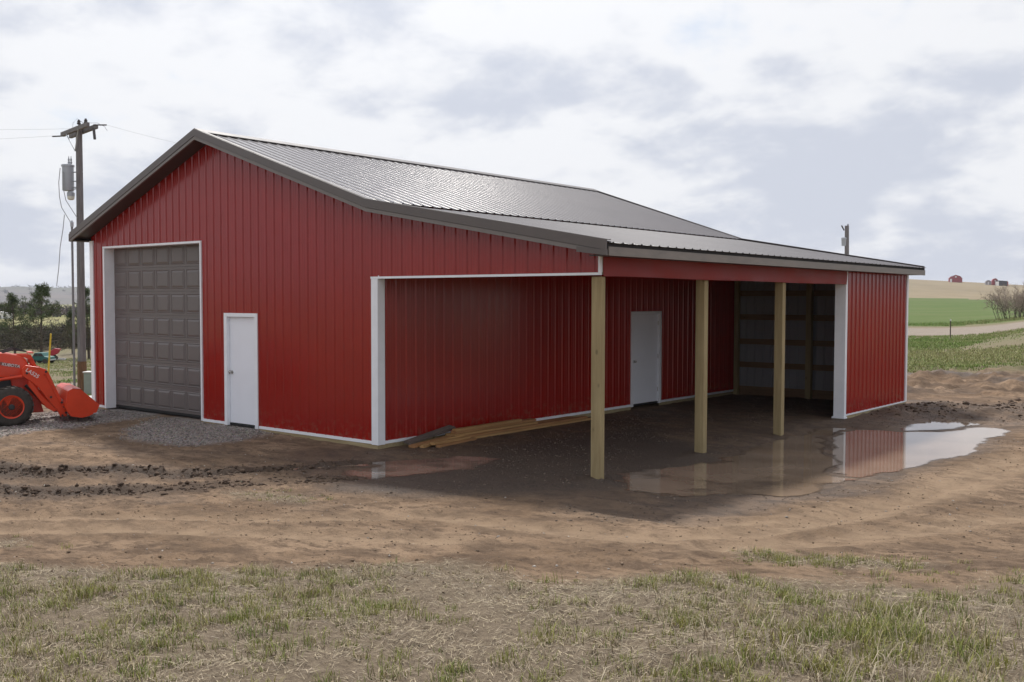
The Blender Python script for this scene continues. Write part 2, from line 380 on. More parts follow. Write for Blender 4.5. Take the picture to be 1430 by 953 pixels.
def height(x, y, detail=True):
    x = np.asarray(x, float); y = np.asarray(y, float)
    z, s, u, R, lft = base_height(x, y)
    nearm = sstep(60, 35, R)
    z = z + .028 * fbm(x * .55, y * .55, 3, 3) * sstep(8, 14, R) * sstep(200, 80, R) * (1 - .6 * sstep(-1.0, .5, sdf(x, y, [(-.5, -1), (16, -1), (16, 13), (-.5, 13)])))
    z = z + .05 * fbm(x * .8, y * .8, 3, 8) * sstep(10, 7, s)
    z = z + fbm(x * .02, y * .02, 4, 21) * (.35 * sstep(60, 200, R) + 5.0 * sstep(1000, 2500, R))
    # loose spoil beside the far corner and along the puddle's far shore
    for cx, cy, h, rad in ((14.2, 11.7, .16, .7), (15.3, 11.2, .10, .8), (13.8, 10.4, .06, .5), (16.5, 12.6, .16, 1.2), (18.6, 14.5, .25, 1.7), (21.5, 17.5, .30, 2.0), (16.6, 9.9, .06, .5), (13.25, .08, .035, .22), (13.25, 2.93, .035, .22), (13.25, 5.8, .03, .22)):
        z = z + h * np.exp(-((x - cx) ** 2 + (y - cy) ** 2) / rad ** 2) * (1 + .5 * fbm(x * 2.2, y * 2.2, 3, 5))
    # puddles
    nz = fbm(x * 1.1, y * 1.1, 4, 31)
    nh = fbm(x * 3.3, y * 3.3, 3, 33)
    d = sdf(x, y, P_MAIN) + .24 * nz + .12 * nh
    z = z + (np.where(d > -.9, 1, 0)) * (sstep(-.9, .05, d)) * ((WATER + .012 + .018 * nz - .09 * sstep(-.12, .45, d)) - z)
    d2 = sdf(x, y, P_FILM) + .5 * nz + .16 * nh
    flat = WATER + .014 - .038 * sstep(-.2, .3, d2) + .030 * fbm(x * 1.2 + 4, y * 1.2, 5, 44, .6)
    z = np.where(d > -.05, z, z + sstep(-.8, .0, d2) * (1 - sstep(-.15, -.02, d)) * (flat - z))
    for P, k in ((P_SIDE, .034), (P_EDGE, .05)):
        d3 = sdf(x, y, P) + .22 * nz
        z = z + sstep(-.6, .05, d3) * ((WATER + .02 - k * sstep(-.15, .3, d3) + .014 * fbm(x * 2.3, y * 2.3, 3, 51)) - z)
    # wheel ruts with churned clods
    for line, dep in ((RUT1, .05), (RUT2, .045)):
        dd = pdist(x, y, line); fade = sstep(10.8, 8.6, x)
        z = z - dep * np.exp(-(dd / .13) ** 2) * (.35 + .65 * fade) + .055 * np.exp(-((dd - .24) / .12) ** 2) * fade * (.6 + .9 * fbm(x * 2.6, y * 2.6, 2, 61))
    for line in SWEEPS:
        dd = pdist(x, y, line); z = z - .022 * np.exp(-(dd / .22) ** 4) + .018 * np.exp(-((dd - .36) / .12) ** 2)
    if detail:
        # rough soil surface, with a churned band along the edge of the turf
        dg = sdf(x, y, P_GRASS); band = np.exp(-((dg + .55) / .5) ** 2) * sstep(-.2, .3, fbm(x * .6, y * .6, 3, 77))
        z = z + band * .05 * np.maximum(fbm(x * 5, y * 5, 4, 78, .6), -.1)
        ug, vg = x * RH[0] + y * RH[1], x * FH[0] + y * FH[1]
        drym = 1 - .75 * sstep(-.3, .3, sdf(x, y, P_WET_SHADE))
        z = z + nearm * drym * (.016 * fbm(ug * 3.6 + fbm(x, y, 2, 5), vg * 4.6, 4, 71, .65) + .006 * fbm(x * 17, y * 17, 2, 72))
        # hummocky turf
        tm = sstep(-.2, .4, dg + .4 * fbm(x * .9, y * .9, 4, 101))
        z = z + tm * (.040 * fbm(x * 2.3, y * 2.3, 3, 201, .6) + .016 * fbm(x * 8, y * 8, 3, 202, .6))
        # heaped spoil along the right
        rs_ = sstep(26, 30, np.hypot(s, u)) * sstep(40, 35, np.hypot(s, u)) * sstep(.2, .32, u / np.maximum(s, 1))
        z = z + rs_ * ((.34 * np.maximum(fbm(x * .6, y * .6, 4, 211, .65), -.2)) + .20 * np.maximum(fbm(x * 2.2, y * 2.2, 3, 212, .65), -.1))
        for line in (RUT1, RUT2):
            dd = pdist(x, y, line)
            c = np.maximum(fbm(x * 6.5, y * 6.5, 3, 81), -.1)
            z = z + np.exp(-(dd / .3) ** 2) * .115 * c * sstep(11.2, 8.2, x)
        rough = sstep(0, .5, fbm(x * .45, y * .45, 3, 91)) * sstep(5, 8, s) * sstep(40, 25, s) * sstep(.3, -.3, sdf(x, y, P_MAIN)) * sstep(.3, -.3, sdf(x, y, P_FILM))
        z = z + rough * .045 * np.maximum(fbm(x * 4.0, y * 4.0, 4, 92, .6), 0)
        spoil = sstep(2.4, .4, pdist(x, y, [(13.9, 11.0), (15.5, 11.3), (17.5, 13.4), (22, 18)]))
        z = z + spoil * .05 * np.maximum(fbm(x * 3.3, y * 3.3, 3, 95), -.2)
    return z
def hgt(x, y): return float(height(np.array([x]), np.array([y]))[0])

ang_f = np.arange(-.60, .60, .0018)
ang = np.concatenate([ang_f, np.linspace(.62, 2 * math.pi - .62, 90)[:-1]])
rad = np.concatenate([[.5, 1.2, 2.0, 2.6], np.geomspace(3.0, 60, 620), np.geomspace(60, 9000, 151)[1:]])
A, Rg = np.meshgrid(ang, rad)                                 # rows: radius
gx = CAM[0] + Rg * (np.cos(A) * FH[0] + np.sin(A) * RH[0]); gy = CAM[1] + Rg * (np.cos(A) * FH[1] + np.sin(A) * RH[1])
gx, gy = gx.ravel(), gy.ravel()
gz = height(gx, gy)
nr, na = len(rad), len(ang)
idx = np.arange(nr * na).reshape(nr, na)
q = np.stack([idx[:-1], np.roll(idx, -1, 1)[:-1], np.roll(idx, -1, 1)[1:], idx[1:]], -1).reshape(-1, 4)[:, ::-1]
V = np.stack([gx, gy, gz], 1)
s_, u_ = su(gx, gy); R_ = np.hypot(s_, u_); ua = u_ / np.maximum(s_, 1)
n1 = fbm(gx * .9, gy * .9, 4, 101); n2 = fbm(gx * .25, gy * .25, 4, 102)
gr = sstep(-.35, .35, sdf(gx, gy, P_GRASS) + .45 * n1)
for P in (P_PATCH, P_STRIP, P_CORNER): gr = np.maximum(gr, .85 * sstep(-.2, .25, sdf(gx, gy, P) + .25 * n1))
far_r = sstep(34, 38, R_ + 2.2 * n2 + 1.2 * n1); far_l = sstep(24, 26, R_ + .8 * n1) * sstep(-.30, -.36, ua)
inb = sdf(gx, gy, [(-.6, -.5), (15.5, -.5), (15.5, 14), (-.6, 14)])
gr = np.maximum(gr, np.maximum(far_r * (ua > 0), far_l))
tr = np.where(ua < 0, sstep(1.1, .5, pdist(gx, gy, TRACK_L) + .3 * n1), sstep(66, 70, R_ + 4 * n2 - 14 * (ua - .42)) * sstep(90, 84, R_ + 4 * n2 - 14 * (ua - .42)))
gr = gr * (1 - tr)
wet = sstep(-.5, .35, sdf(gx, gy, P_WET_SHADE) + .55 * n1)  # damp ground plus the shadow strip before the barn, both as darker soil
wet = np.maximum(wet, .7 * sstep(.9, .2, np.minimum(pdist(gx, gy, RUT1), pdist(gx, gy, RUT2)) + .2 * n1) * sstep(11.5, 8, gx))
wet = np.maximum(wet, 1.0 * sstep(-.3, .25, fbm(gx * .35, gy * .55, 4, 301, .6)) * sstep(22, 25, R_) * sstep(40, 36, R_) * (ua > .25))
wet = np.maximum(wet, .45 * sstep(-.1, .5, fbm(gx * .5, gy * 1.1, 4, 303, .6)) * sstep(10.5, 12, s_) * (ua < .1))
wet = np.maximum(wet, .75 * sstep(3.2, .6, pdist(gx, gy, [(13.9, 11.2), (15.5, 11.3), (17.5, 13.4), (22, 18), (26, 21)]) + 1.2 * n1))
gv = np.maximum(sstep(-.3, .25, sdf(gx, gy, P_GRAVEL1) + .4 * n1), sstep(-.3, .25, sdf(gx, gy, P_GRAVEL2) + .4 * n1))
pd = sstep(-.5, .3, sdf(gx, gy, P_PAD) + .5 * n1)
worn = np.zeros(len(gx))
for line in SWEEPS: worn = np.maximum(worn, np.exp(-((pdist(gx, gy, line) + .10 * n1) / .30) ** 2))
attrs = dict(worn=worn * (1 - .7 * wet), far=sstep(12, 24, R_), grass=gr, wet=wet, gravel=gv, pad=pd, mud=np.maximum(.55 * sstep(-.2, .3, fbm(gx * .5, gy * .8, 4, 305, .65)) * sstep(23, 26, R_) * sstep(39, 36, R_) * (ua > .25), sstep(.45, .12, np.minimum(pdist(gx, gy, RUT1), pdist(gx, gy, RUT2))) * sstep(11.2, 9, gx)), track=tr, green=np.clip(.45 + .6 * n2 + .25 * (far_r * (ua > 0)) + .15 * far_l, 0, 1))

def ground_material():
    k = M('soil')
    big = k.noise(.55, 5, .6); mid = k.noise(2.2, 7, .68, (.8, 1.25, 1)); fin = k.noise(22, 6, .7)
    dirt = k.mix(k.ramp(big, .38, .62), (.235, .156, .098), (.365, .255, .168))
    dirt = k.mix(k.math('MULTIPLY', k.ramp(mid, .44, .60), .85), dirt, (.145, .098, .066))
    dirt = k.mix(k.math('MULTIPLY', k.ramp(k.noise(6, 7, .75, (.8, 1.2, 1)), .50, .62), .8), dirt, (.105, .070, .048))
    dirt = k.mix(k.math('MULTIPLY', k.ramp(fin, .52, .72), .5), dirt, (.125, .086, .060))
    dirt = k.mix(k.math('MULTIPLY', k.ramp(k.noise(60, 3, .6), .60, .72), .35), dirt, (.36, .30, .24))
    dirt = k.mix(k.math('MULTIPLY', k.attr('worn'), k.range(k.noise(3.5, 5, .6), .35, .65, .35, .95)), dirt, (.385, .275, .182))
    mud = k.mix(k.ramp(fin, .35, .65), (.060, .040, .028), (.115, .078, .055))
    dirt = k.mix(k.math('MULTIPLY', k.attr('mud'), .85), dirt, mud)
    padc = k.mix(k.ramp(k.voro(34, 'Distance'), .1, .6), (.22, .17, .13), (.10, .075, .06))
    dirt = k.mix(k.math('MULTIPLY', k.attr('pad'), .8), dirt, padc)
    trk = k.mix(k.ramp(mid, .35, .65), (.24, .20, .165), (.33, .28, .23)); dirt = k.mix(k.attr('track'), dirt, trk)
    vs_ = k.voro(30, 'Color'); hs = k.n('ShaderNodeSeparateColor'); k.t.links.new(vs_, hs.inputs[0])
    grav = k.mix(hs.outputs[0], (.20, .175, .16), (.46, .42, .40)); dirt = k.mix(k.attr('gravel'), dirt, grav)
    thatch = k.mix(k.ramp(fin, .35, .7), (.17, .13, .093), (.32, .255, .18))
    grn = k.mix(k.ramp(mid, .35, .65), (.10, .125, .045), (.19, .19, .085))
    thatch = k.mix(k.math('MULTIPLY', k.attr('green'), k.math('MULTIPLY', k.ramp(mid, .30, .62), k.attr('far'))), thatch, grn)
    c = k.mix(k.attr('grass'), dirt, thatch)
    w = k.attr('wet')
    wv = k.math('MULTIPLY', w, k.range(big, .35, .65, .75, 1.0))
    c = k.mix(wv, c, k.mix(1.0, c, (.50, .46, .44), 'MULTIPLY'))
    h = k.math('ADD', k.math('MULTIPLY', fin, 1.0), k.math('MULTIPLY', k.noise(75, 4, .7), .6))
    k.bump(h, 1.0, .035)
    return k.set(c, k.range(wv, 0, 1, .95, .62), 0, k.range(wv, 0, 1, .15, .45))
def field_material(name, a, b, c2, sc, stretch=(1, 1, 1)):
    k = M(name); f = k.noise(sc, 6, .65, stretch); g = k.noise(sc * .12, 4)
    col = k.mix(k.ramp(f, .3, .7), a, b); col = k.mix(k.math('MULTIPLY', k.ramp(g, .42, .66), .7), col, c2)
    return k.set(col, .95, 0, .1)
m_soil = ground_material()
m_crop = field_material('young_crop', (.075, .120, .030), (.105, .145, .040), (.125, .145, .055), .5)
m_stub = field_material('stubble', (.23, .185, .118), (.285, .23, .15), (.20, .165, .11), .10, (1, 1, 4))
m_past = field_material('pasture', (.17, .19, .07), (.24, .235, .10), (.28, .24, .13), .08)
m_hill = field_material('sage_hill', (.105, .10, .105), (.18, .155, .14), (.10, .115, .075), .012)

fx = V[q].mean(1); fs, fu = su(fx[:, 0], fx[:, 1]); fR = np.hypot(fs, fu); fua = fu / np.maximum(np.abs(fs), 1) * np.where(fs > 0, 1, 0) + np.where(fs > 0, 0, np.sign(fu) * 5)
zone = np.zeros(len(q), int)
right = (fua > -.05) & (fua < 2)
edge = 360 + 10 * fbm(fx[:, 0] * .02, fx[:, 1] * .02, 2, 7) - 30 * (fua - .4)
rin = fR - 14 * (fua - .42) + 3 * fbm(fx[:, 0] * .05, fx[:, 1] * .05, 2, 9)
zone[right & (rin > 92) & (fR < edge)] = 1
zone[right & (fR >= edge)] = 2
zone[~right & (fR > 95)] = 3
zone[~right & (fR > 1300)] = 4
zone[right & (fR > 1300)] = 4
for zi, (nm, mt) in enumerate((('ground', m_soil), ('crop_field', m_crop), ('stubble_field', m_stub), ('pasture', m_past), ('hills', m_hill))):
    f = q[zone == zi]
    used = np.unique(f); remap = np.zeros(len(V), np.int64); remap[used] = np.arange(len(used))
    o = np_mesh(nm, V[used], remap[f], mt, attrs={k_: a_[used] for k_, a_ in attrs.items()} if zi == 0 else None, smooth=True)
    tag(o, kind='structure')

# puddles: still muddy water
kw = M('muddy_water')
kw.bump(kw.noise(3.0, 2, .5), .012, .02)
m_water = kw.set(kw.mix(kw.ramp(kw.noise(1.2, 4), .35, .65), (.21, .152, .108), (.28, .205, .150)), .045, 0, .5)
kw.b.inputs['IOR'].default_value = 1.34
kw.put(kw.b.inputs['Alpha'], kw.range(kw.attr('depth'), .0, .016, 0, 1))          # silty margin: the film thins out to nothing
def puddle(polys, step=.055):
    a = np.array(sum(polys, [])); x0, y0 = a.min(0) - .5; x1, y1 = a.max(0) + .5
    xs, ys = np.arange(x0, x1, step), np.arange(y0, y1, step); X, Y = np.meshgrid(xs, ys)
    Z = height(X.ravel(), Y.ravel()); dep = WATER - Z
    near_ = np.max([sdf(X.ravel(), Y.ravel(), P) for P in polys], 0) > -.6
    ok = ((dep > -.004) & near_).reshape(X.shape)
    f = ok[:-1, :-1] | ok[1:, :-1] | ok[:-1, 1:] | ok[1:, 1:]
    id_ = np.arange(X.size).reshape(X.shape)
    F = np.stack([id_[:-1, :-1], id_[:-1, 1:], id_[1:, 1:], id_[1:, :-1]], -1)[f]
    used = np.unique(F); rm = np.zeros(X.size, int); rm[used] = np.arange(len(used))
    V_ = np.stack([X.ravel(), Y.ravel(), np.full(X.size, WATER)], 1)[used]
    return tag(np_mesh('puddle', V_, rm[F], m_water, attrs=dict(depth=dep[used])), kind='structure')
puddle([P_MAIN, P_FILM, P_EDGE])
puddle([P_SIDE])

# ------------------------------------------------------------------ the pole barn
WM, W, L, HH, HR = 9.02, 13.31, 12.49, 2.665, 2.642
LY = 8.71                                                     # where the closed bay of the lean-to begins
OV = 0.357                                                    # rake overhang
XL, ZL, XP, ZP, XB, ZB, XE, ZE = -.20, 3.754, 4.51, 5.476, 9.16, 3.90, 13.67, 3.105
def roofz(x): return float(np.interp(x, [XL, XP, XB, XE], [ZL, ZP, ZB, ZE]))
OX0, OX1, OH = .58, 4.11, 3.40                                # overhead door opening
DX0, DX1, DH = 4.90, 5.89, 2.06                               # walk door in the gable
SY0, SY1 = 7.50, 8.74                                         # walk door in the side wall
PITCHW = .2286; SHEET = PITCHW * 4
barn = empty('pole_barn', (0, 0, 0))
tag(barn, 'red steel pole barn with brown roof, grey overhead door and open lean-to bay', 'barn')

RIB = [(.0, .0), (.050, .0), (.056, .004), (.066, .0), (.104, .0), (.110, .004), (.120, .0), (.160, .0), (.178, .019), (.200, .019), (.218, .0)]
ROOFRIB = [(.0, .0), (.156, .0), (.173, .0145), (.195, .0145), (.212, .0)]
def breaks(u0, u1, extra=(), prof=None):
    k0 = int(math.floor(u0 / PITCHW)) - 1; k1 = int(math.ceil(u1 / PITCHW)) + 1
    pts = [(k * PITCHW + a, d) for k in range(k0, k1) for a, d in (prof or RIB)]
    us, ds = [p[0] for p in pts], [p[1] for p in pts]
    out = sorted(set([u0, u1] + [round(u, 5) for u in us if u0 < u < u1] + [e for e in extra if u0 < e < u1]))
    return [(u, float(np.interp(u, us, ds))) for u in out]
def wall(name, org, U, N, u0, u1, spans, extra=(), mat='red'):
    """vertical ribbed sheets, one object per three foot sheet; spans(u_mid) -> [(zbot(u), ztop(u))]"""
    org, U, N = np.array(org, float), np.array(U, float), np.array(N, float)
    k = math.floor(u0 / SHEET + 1e-6)
    flip = np.dot(np.cross(U, (0, 0, 1)), N) < 0
    while k * SHEET < u1 - 1e-4:
        a, e = max(u0, k * SHEET), min(u1, (k + 1) * SHEET); k += 1
        if e - a < .01: continue
        b = B(); br = breaks(a, e, extra)
        for (ua_, da), (ub, db) in zip(br[:-1], br[1:]):
            for zb, zt in spans((ua_ + ub) / 2):
                p = [org + U * ua_ + N * da + np.array((0, 0, zb(ua_))), org + U * ub + N * db + np.array((0, 0, zb(ub))),
                     org + U * ub + N * db + np.array((0, 0, zt(ub))), org + U * ua_ + N * da + np.array((0, 0, zt(ua_)))]
                b.add(p, [(3, 2, 1, 0) if flip else (0, 1, 2, 3)])
        if b.v: b.build(name, MAT[mat], barn)
const = lambda c: (lambda u: c)
rtop = lambda u: roofz(u) - .10
def front(u):
    if OX0 < u < OX1: return [(const(OH), rtop)]
    if DX0 < u < DX1: return [(const(DH), rtop)]
    if u > WM: return [(const(HH), rtop)]
    return [(const(.0), rtop)]
wall('siding_panel', (0, 0, 0), (1, 0, 0), (0, -1, 0), 0, W, front, (OX0, OX1, DX0, DX1, WM, XP, XB))
wall('siding_panel', (0, L, 0), (1, 0, 0), (0, 1, 0), 0, W, lambda u: [(const(.0), rtop)], (WM, XP, XB))
zs = roofz(WM) - .06
wall('siding_panel', (WM, 0, 0), (0, 1, 0), (1, 0, 0), 0, L, lambda u: [(const(DH), const(zs))] if SY0 < u < SY1 else [(const(0.), const(zs))], (SY0, SY1))
wall('siding_panel', (0, 0, 0), (0, 1, 0), (-1, 0, 0), 0, L, lambda u: [(const(0.), const(3.72))])
wall('siding_panel', (W, 0, 0), (0, 1, 0), (1, 0, 0), LY, L, lambda u: [(const(.0), const(3.0))])

def roof(xa, za, xb, zb, name='roof_panel'):
    a, c = np.array((xa, 0, za)), np.array((xb, 0, zb)); t = c - a
    n = np.array((-t[2], 0, t[0])); n = n / np.linalg.norm(n); n = n if n[2] > 0 else -n
    y0, y1 = -OV + .01, L + .06
    k = math.floor(y0 / SHEET)
    while k * SHEET < y1 - 1e-4:
        p, e = max(y0, k * SHEET), min(y1, (k + 1) * SHEET); k += 1
        if e - p < .02: continue
        b = B(); br = breaks(p, e, (), ROOFRIB)
        for (ua_, da), (ub, db) in zip(br[:-1], br[1:]):
            Y0, Y1 = np.array((0, ua_, 0)), np.array((0, ub, 0))
            f = [a + Y0 + n * da, a + Y1 + n * db, c + Y1 + n * db, c + Y0 + n * da]
            b.add(f, [(0, 1, 2, 3) if xb < xa else (3, 2, 1, 0)])
        b.build(name, MAT['roof'], barn)
DR = -.035
roof(XP, ZP + DR, XL - .03, ZL + DR - .01)
roof(XP, ZP + DR, XB + .03, ZB + DR - .01 + .022)
roof(XB - .12, ZB + DR + .0, XE + .04, ZE + DR - .007)
# ridge cap
rc = B()
for sx in (-1, 1):
    xo = XP + sx * .24; zo = ZP - .24 * (.366 if sx < 0 else .339)
    rc.prism([(XP, -OV - .015, ZP + .012), (xo, -OV - .015, zo + .004), (xo, -OV - .015, zo - .010), (XP, -OV - .015, ZP + .0)], (0, L + OV + .10, 0))
rc.build('ridge_cap', MAT['brown'], barn)
# rake trims front and back: upper board, set-back lower board, soffit; flange lapping onto the roof
def rake(y_out, y_in, d):
    for (x0, z0, x1, z1) in ((XL, ZL, XP, ZP), (XP, ZP, XB, ZB), (XB, ZB, XE, ZE)):
        b = B(); b.slab(x0, z0, x1, z1, .135, y_out, y_out + d * .03); b.slab(x0, z0 + .006, x1, z1 + .006, .012, y_out + d * .031, y_out + d * .12)
        b.build('rake_trim', MAT['brown'], barn)
        B().slab(x0, z0 - .140, x1, z1 - .140, .058, y_out + d * .010, y_out + d * .045).build('rake_frieze', MAT['frieze'], barn)
        if y_in is not None: B().slab(x0, z0 - .15, x1, z1 - .15, .03, y_out + d * .046, y_in).build('soffit', MAT['soffit'], barn)
rake(-OV - .03, -.022, 1); rake(L + .09, None, -1)
# left eave: fascia and soffit return
B().box(XL - .03, XL - .001, -OV - .03, L + .08, ZL - .19, ZL - .03).build('eave_fascia', MAT['brown'], barn)
B().box(XL, -.022, -OV + .02, L + .05, ZL - .185, ZL - .165).build('soffit', MAT['soffit'], barn)
# lean-to eave: black closure, weathered fascia, soffit, red header flashing
B().box(XE - .03, XE - .004, -OV + .02, L + .05, ZE - .115, ZE - .045).build('closure_strip', MAT['black'], barn)
B().box(XE - .012, XE + .012, -OV + .03, L + .085, ZE - .205, ZE - .09).build('eave_fascia', MAT['fascia'], barn)
B().box(W + .05, XE - .014, -OV + .05, L + .05, ZE - .20, ZE - .185).build('soffit', MAT['soffit'], barn)
B().slab(XE - .46, ZE - .075, XE + .012, ZE - .135, .07, -OV - .034, -OV - .004).build('rake_frieze', MAT['brown'], barn)
hb = B(); n_ = 70; zrow = (HR, HR + .006, HR + .10, HR + .20, 2.95)
for j in range(n_ + 1):
    y = .03 + (LY - .06) * j / n_
    for i, zq in enumerate(zrow):
        w_ = 0 if i == 0 else .010 * math.sin(y * 2.1 + i) * math.sin(y * .83) + .006 * math.sin(y * 5.3 + 2 * i)
        hb.v.append((W + .042 + (0.012 if i == 0 else 0) + w_, y, zq + .004 * math.sin(y * 1.7)))
m5 = len(zrow)
hb.f = [(j * m5 + i, (j + 1) * m5 + i, (j + 1) * m5 + i + 1, j * m5 + i + 1) for j in range(n_) for i in range(m5 - 1)]
hb.build('header_flashing', MAT['headred'], barn, smooth=True)
B().box(W - .10, W + .01, .02, LY, HR + .03, 2.94).build('header_beam', MAT['post'], barn)
B().box(WM + .1, W - .02, .015, .05, HH + .02, HH + .25).build('header_beam', MAT['post'], barn)

# white trims
def trim(*a): return B().box(*a).build('white_trim', MAT['white'], barn)
trim(-.028, .105, -.030, -.002, -.005, 3.58); trim(-.030, -.002, -.001, .10, -.005, 3.56)
trim(WM - .12, WM + .032, -.032, -.002, -.02, HH - .002); trim(WM + .002, WM + .032, -.001, .125, -.02, HH + .05)
trim(WM - .13, W + .035, -.036, .012, HH - .004, HH + .030)
trim(W + .002, W + .032, -.034, .028, HH + .031, 2.96)
trim(W + .000, W + .030, LY - .005, LY + .075, -.02, 2.94); trim(W - .19, W + .030, LY - .03, LY - .006, -.02, 2.93)
trim(W + .002, W + .030, L - .07, L + .03, .0, 2.93)
# base trims and treated skirt boards
def base(*a): return B().box(*a).build('base_trim', MAT['white'], barn)
def skirt(*a): return B().box(*a).build('skirt_board', MAT['skirt'], barn)
base(.106, OX0 - .07, -.028, -.001, -.012, .036); base(OX1 + .05, DX0 - .03, -.028, -.001, -.012, .036)
base(DX1 + .03, WM - .121, -.028, -.001, -.012, .036); base(WM + .001, WM + .028, .126, SY0 - .02, -.012, .036); base(WM + .001, WM + .028, SY1 + .02, L - .02, -.012, .036)
base(W + .001, W + .026, LY + .076, L - .071, -.006, .022); base(W - .22, W + .045, LY - .045, LY + .10, -.055, -.021)
skirt(.0, OX0 - .02, -.018, .02, -.16, -.013); skirt(DX1 + .0, WM + .02, -.020, .02, -.16, -.013); skirt(OX1, DX0, -.018, .02, -.16, -.013)
skirt(WM - .02, WM + .020, .021, SY0, -.16, -.013); skirt(WM - .02, WM + .020, SY1, L - .03, -.16, -.013)
skirt(W - .02, W + .018, LY + .101, L, -.16, -.008)
B().box(WM + .03, W - .03, L - .06, L - .022, -.15, .14).build('skirt_board', MAT['girt'], barn)

# overhead door
REC = .19
oj = empty('overhead_door', (0, 0, 0)); oj.parent = barn
f = B(); f.box(OX0 - .06, OX0, -.030, REC + .01, -.02, OH + .0); f.build('jamb', MAT['white'], oj)
B().box(OX1, OX1 + .045, -.030, REC + .01, -.005, OH + .0).build('jamb', MAT['white'], oj)
B().box(OX0 - .061, OX1 + .046, -.032, REC + .01, OH + .001, OH + .042).build('head_trim', MAT['white'], oj)
rows, cols = 7, 7; dz0, dz1 = .045, OH + .06; ph = (dz1 - dz0) / rows; pw = .542; dx0 = OX0 - .02
sec = B().box(dx0, dx0 + cols * pw + .02, REC + .0105, REC + .06, .002, ph - .002).build('door_section', MAT['garage'], oj); sec.location.z = dz0
def raised():
    b = B(); w, h = pw - .085, ph - .125
    x0, x1, z0, z1 = 0, w, 0, h; y = 0
    # sunk groove round a bevelled raised field
    R_1 = [(x0, .0, z0), (x1, .0, z0), (x1, .0, z1), (x0, .0, z1)]
    R_2 = [(x0 + .012, .010, z0 + .012), (x1 - .012, .010, z0 + .012), (x1 - .012, .010, z1 - .012), (x0 + .012, .010, z1 - .012)]
    R_3 = [(x0 + .05, -.004, z0 + .05), (x1 - .05, -.004, z0 + .05), (x1 - .05, -.004, z1 - .05), (x0 + .05, -.004, z1 - .05)]
    R_0 = [(x0 - .012, .010, z0 - .012), (x1 + .012, .010, z0 - .012), (x1 + .012, .010, z1 + .012), (x0 - .012, .010, z1 + .012)]
    b.v = R_0 + R_1 + R_2 + R_3
    for k in range(3):
        for i in range(4): b.f.append((k * 4 + i, k * 4 + (i + 1) % 4, k * 4 + 4 + (i + 1) % 4, k * 4 + 4 + i))
    b.f.append((12, 13, 14, 15)); return b
rp = raised().build('raised_panel', MAT['garage'], oj)
for r in range(rows):
    if r:
        s2 = sec.copy(); COL.objects.link(s2); s2.location.z = dz0 + r * ph
    for c in range(cols):
        p = rp if (r == 0 and c == 0) else rp.copy()
        if p is not rp: COL.objects.link(p)
        p.location = (dx0 + c * pw + .05, REC, dz0 + r * ph + .0625)
B().box(OX0, OX1, REC + .005, REC + .05, .0, dz0 - .002).build('bottom_seal', MAT['rubber'], oj)
B().box(OX0, OX1, REC + .062, REC + .075, -.03, OH + .1).build('door_backing', MAT['engine'], oj)

# walk doors
def walk_door(side):
    d = empty('walk_door', (0, 0, 0)); d.parent = barn
    w = (DX1 - DX0) if side == 0 else (SY1 - SY0)
    F = .075; rec = .05 if side == 0 else .03
    def put(b, nm, mt):
        if side: b.v = [(WM - y, SY0 + x, z) for x, y, z in b.v]
        else: b.v = [(DX0 + x, y, z) for x, y, z in b.v]
        if side: b.f = [tuple(f_) for f_ in b.f]
        return b.build(nm, MAT[mt], d)
    put(B().box(-.012, F, -.038, rec + .01, -.02, DH + .012), 'frame', 'white')
    put(B().box(w - F, w + .012, -.038, rec + .01, -.02, DH + .012), 'frame', 'white')
    put(B().box(F + .001, w - F - .001, -.036, rec + .01, DH - F + .02, DH + .012), 'frame', 'white')
    put(B().box(F + .004, w - F - .004, rec - .02, rec + .02, .03, DH - F + .016), 'door_slab', 'door_white')
    put(B().box(F, w - F, rec - .03, rec + .022, -.015, .022), 'threshold', 'rubber')
    kx = F + .07
    put(B().lathe((kx, rec - .02, .97), (0, -1, 0), [(0, .032), (.008, .032), (.010, .013), (.035, .013), (.040, .024), (.062, .027), (.072, .016)], 16), 'knob', 'chrome')
    put(B().box(F - .002, F + .010, rec - .034, rec - .019, .93, 1.01), 'strike_plate', 'chrome')
    for zq in (.25, 1.0, 1.75): put(B().box(w - F - .008, w - F + .006, rec - .034, rec - .018, zq, zq + .10), 'hinge', 'chrome')
walk_door(0); walk_door(1)

# posts, girts and rafters of the lean-to
def post(x0, x1, y0, y1, zt, zb=-.25):
    b = B(); b.box(x0, x1, y0, y1, zb, zt); return b.build('post', MAT['post'], barn, bevel=.006)
for yy in (.0, 2.87, 5.74): post(W - .140, W + .014, yy + (.02 if yy == 0 else 0), yy + .125, HR + (.0 if yy == 0 else .028))
post(W - .20, W - .01, LY, LY + .14, 2.8); post(10.98, 11.12, L - .20, L - .062, 3.2); post(WM + .05, WM + .16, L - .19, L - .061, 3.3); post(W - .16, W - .02, L - .2, L - .061, 2.85)
for zq in (.69, 1.28, 1.90, 2.50): B().box(WM + .03, W - .03, L - .060, L - .022, zq - .07, zq + .07).build('girt', MAT['girt'], barn)
for zq in (.69, 1.28, 1.90, 2.50): B().box(W - .06, W - .002, LY + .141, L - .21, zq - .07, zq + .07).build('girt', MAT['girt'], barn)
for yy in (.06, 2.87, 5.74, 8.65, 11.6):
    B().slab(WM + .02, roofz(WM) - .20, W - .11, roofz(W) - .20, .20, yy, yy + .04).build('rafter', MAT['girt'], barn)
for k in range(6):
    x = WM + .45 + k * .7
    B().slab(x, roofz(x) - .09, x + .04, roofz(x + .04) - .09, .09, .1, L - .05).build('purlin', MAT['girt'], barn)
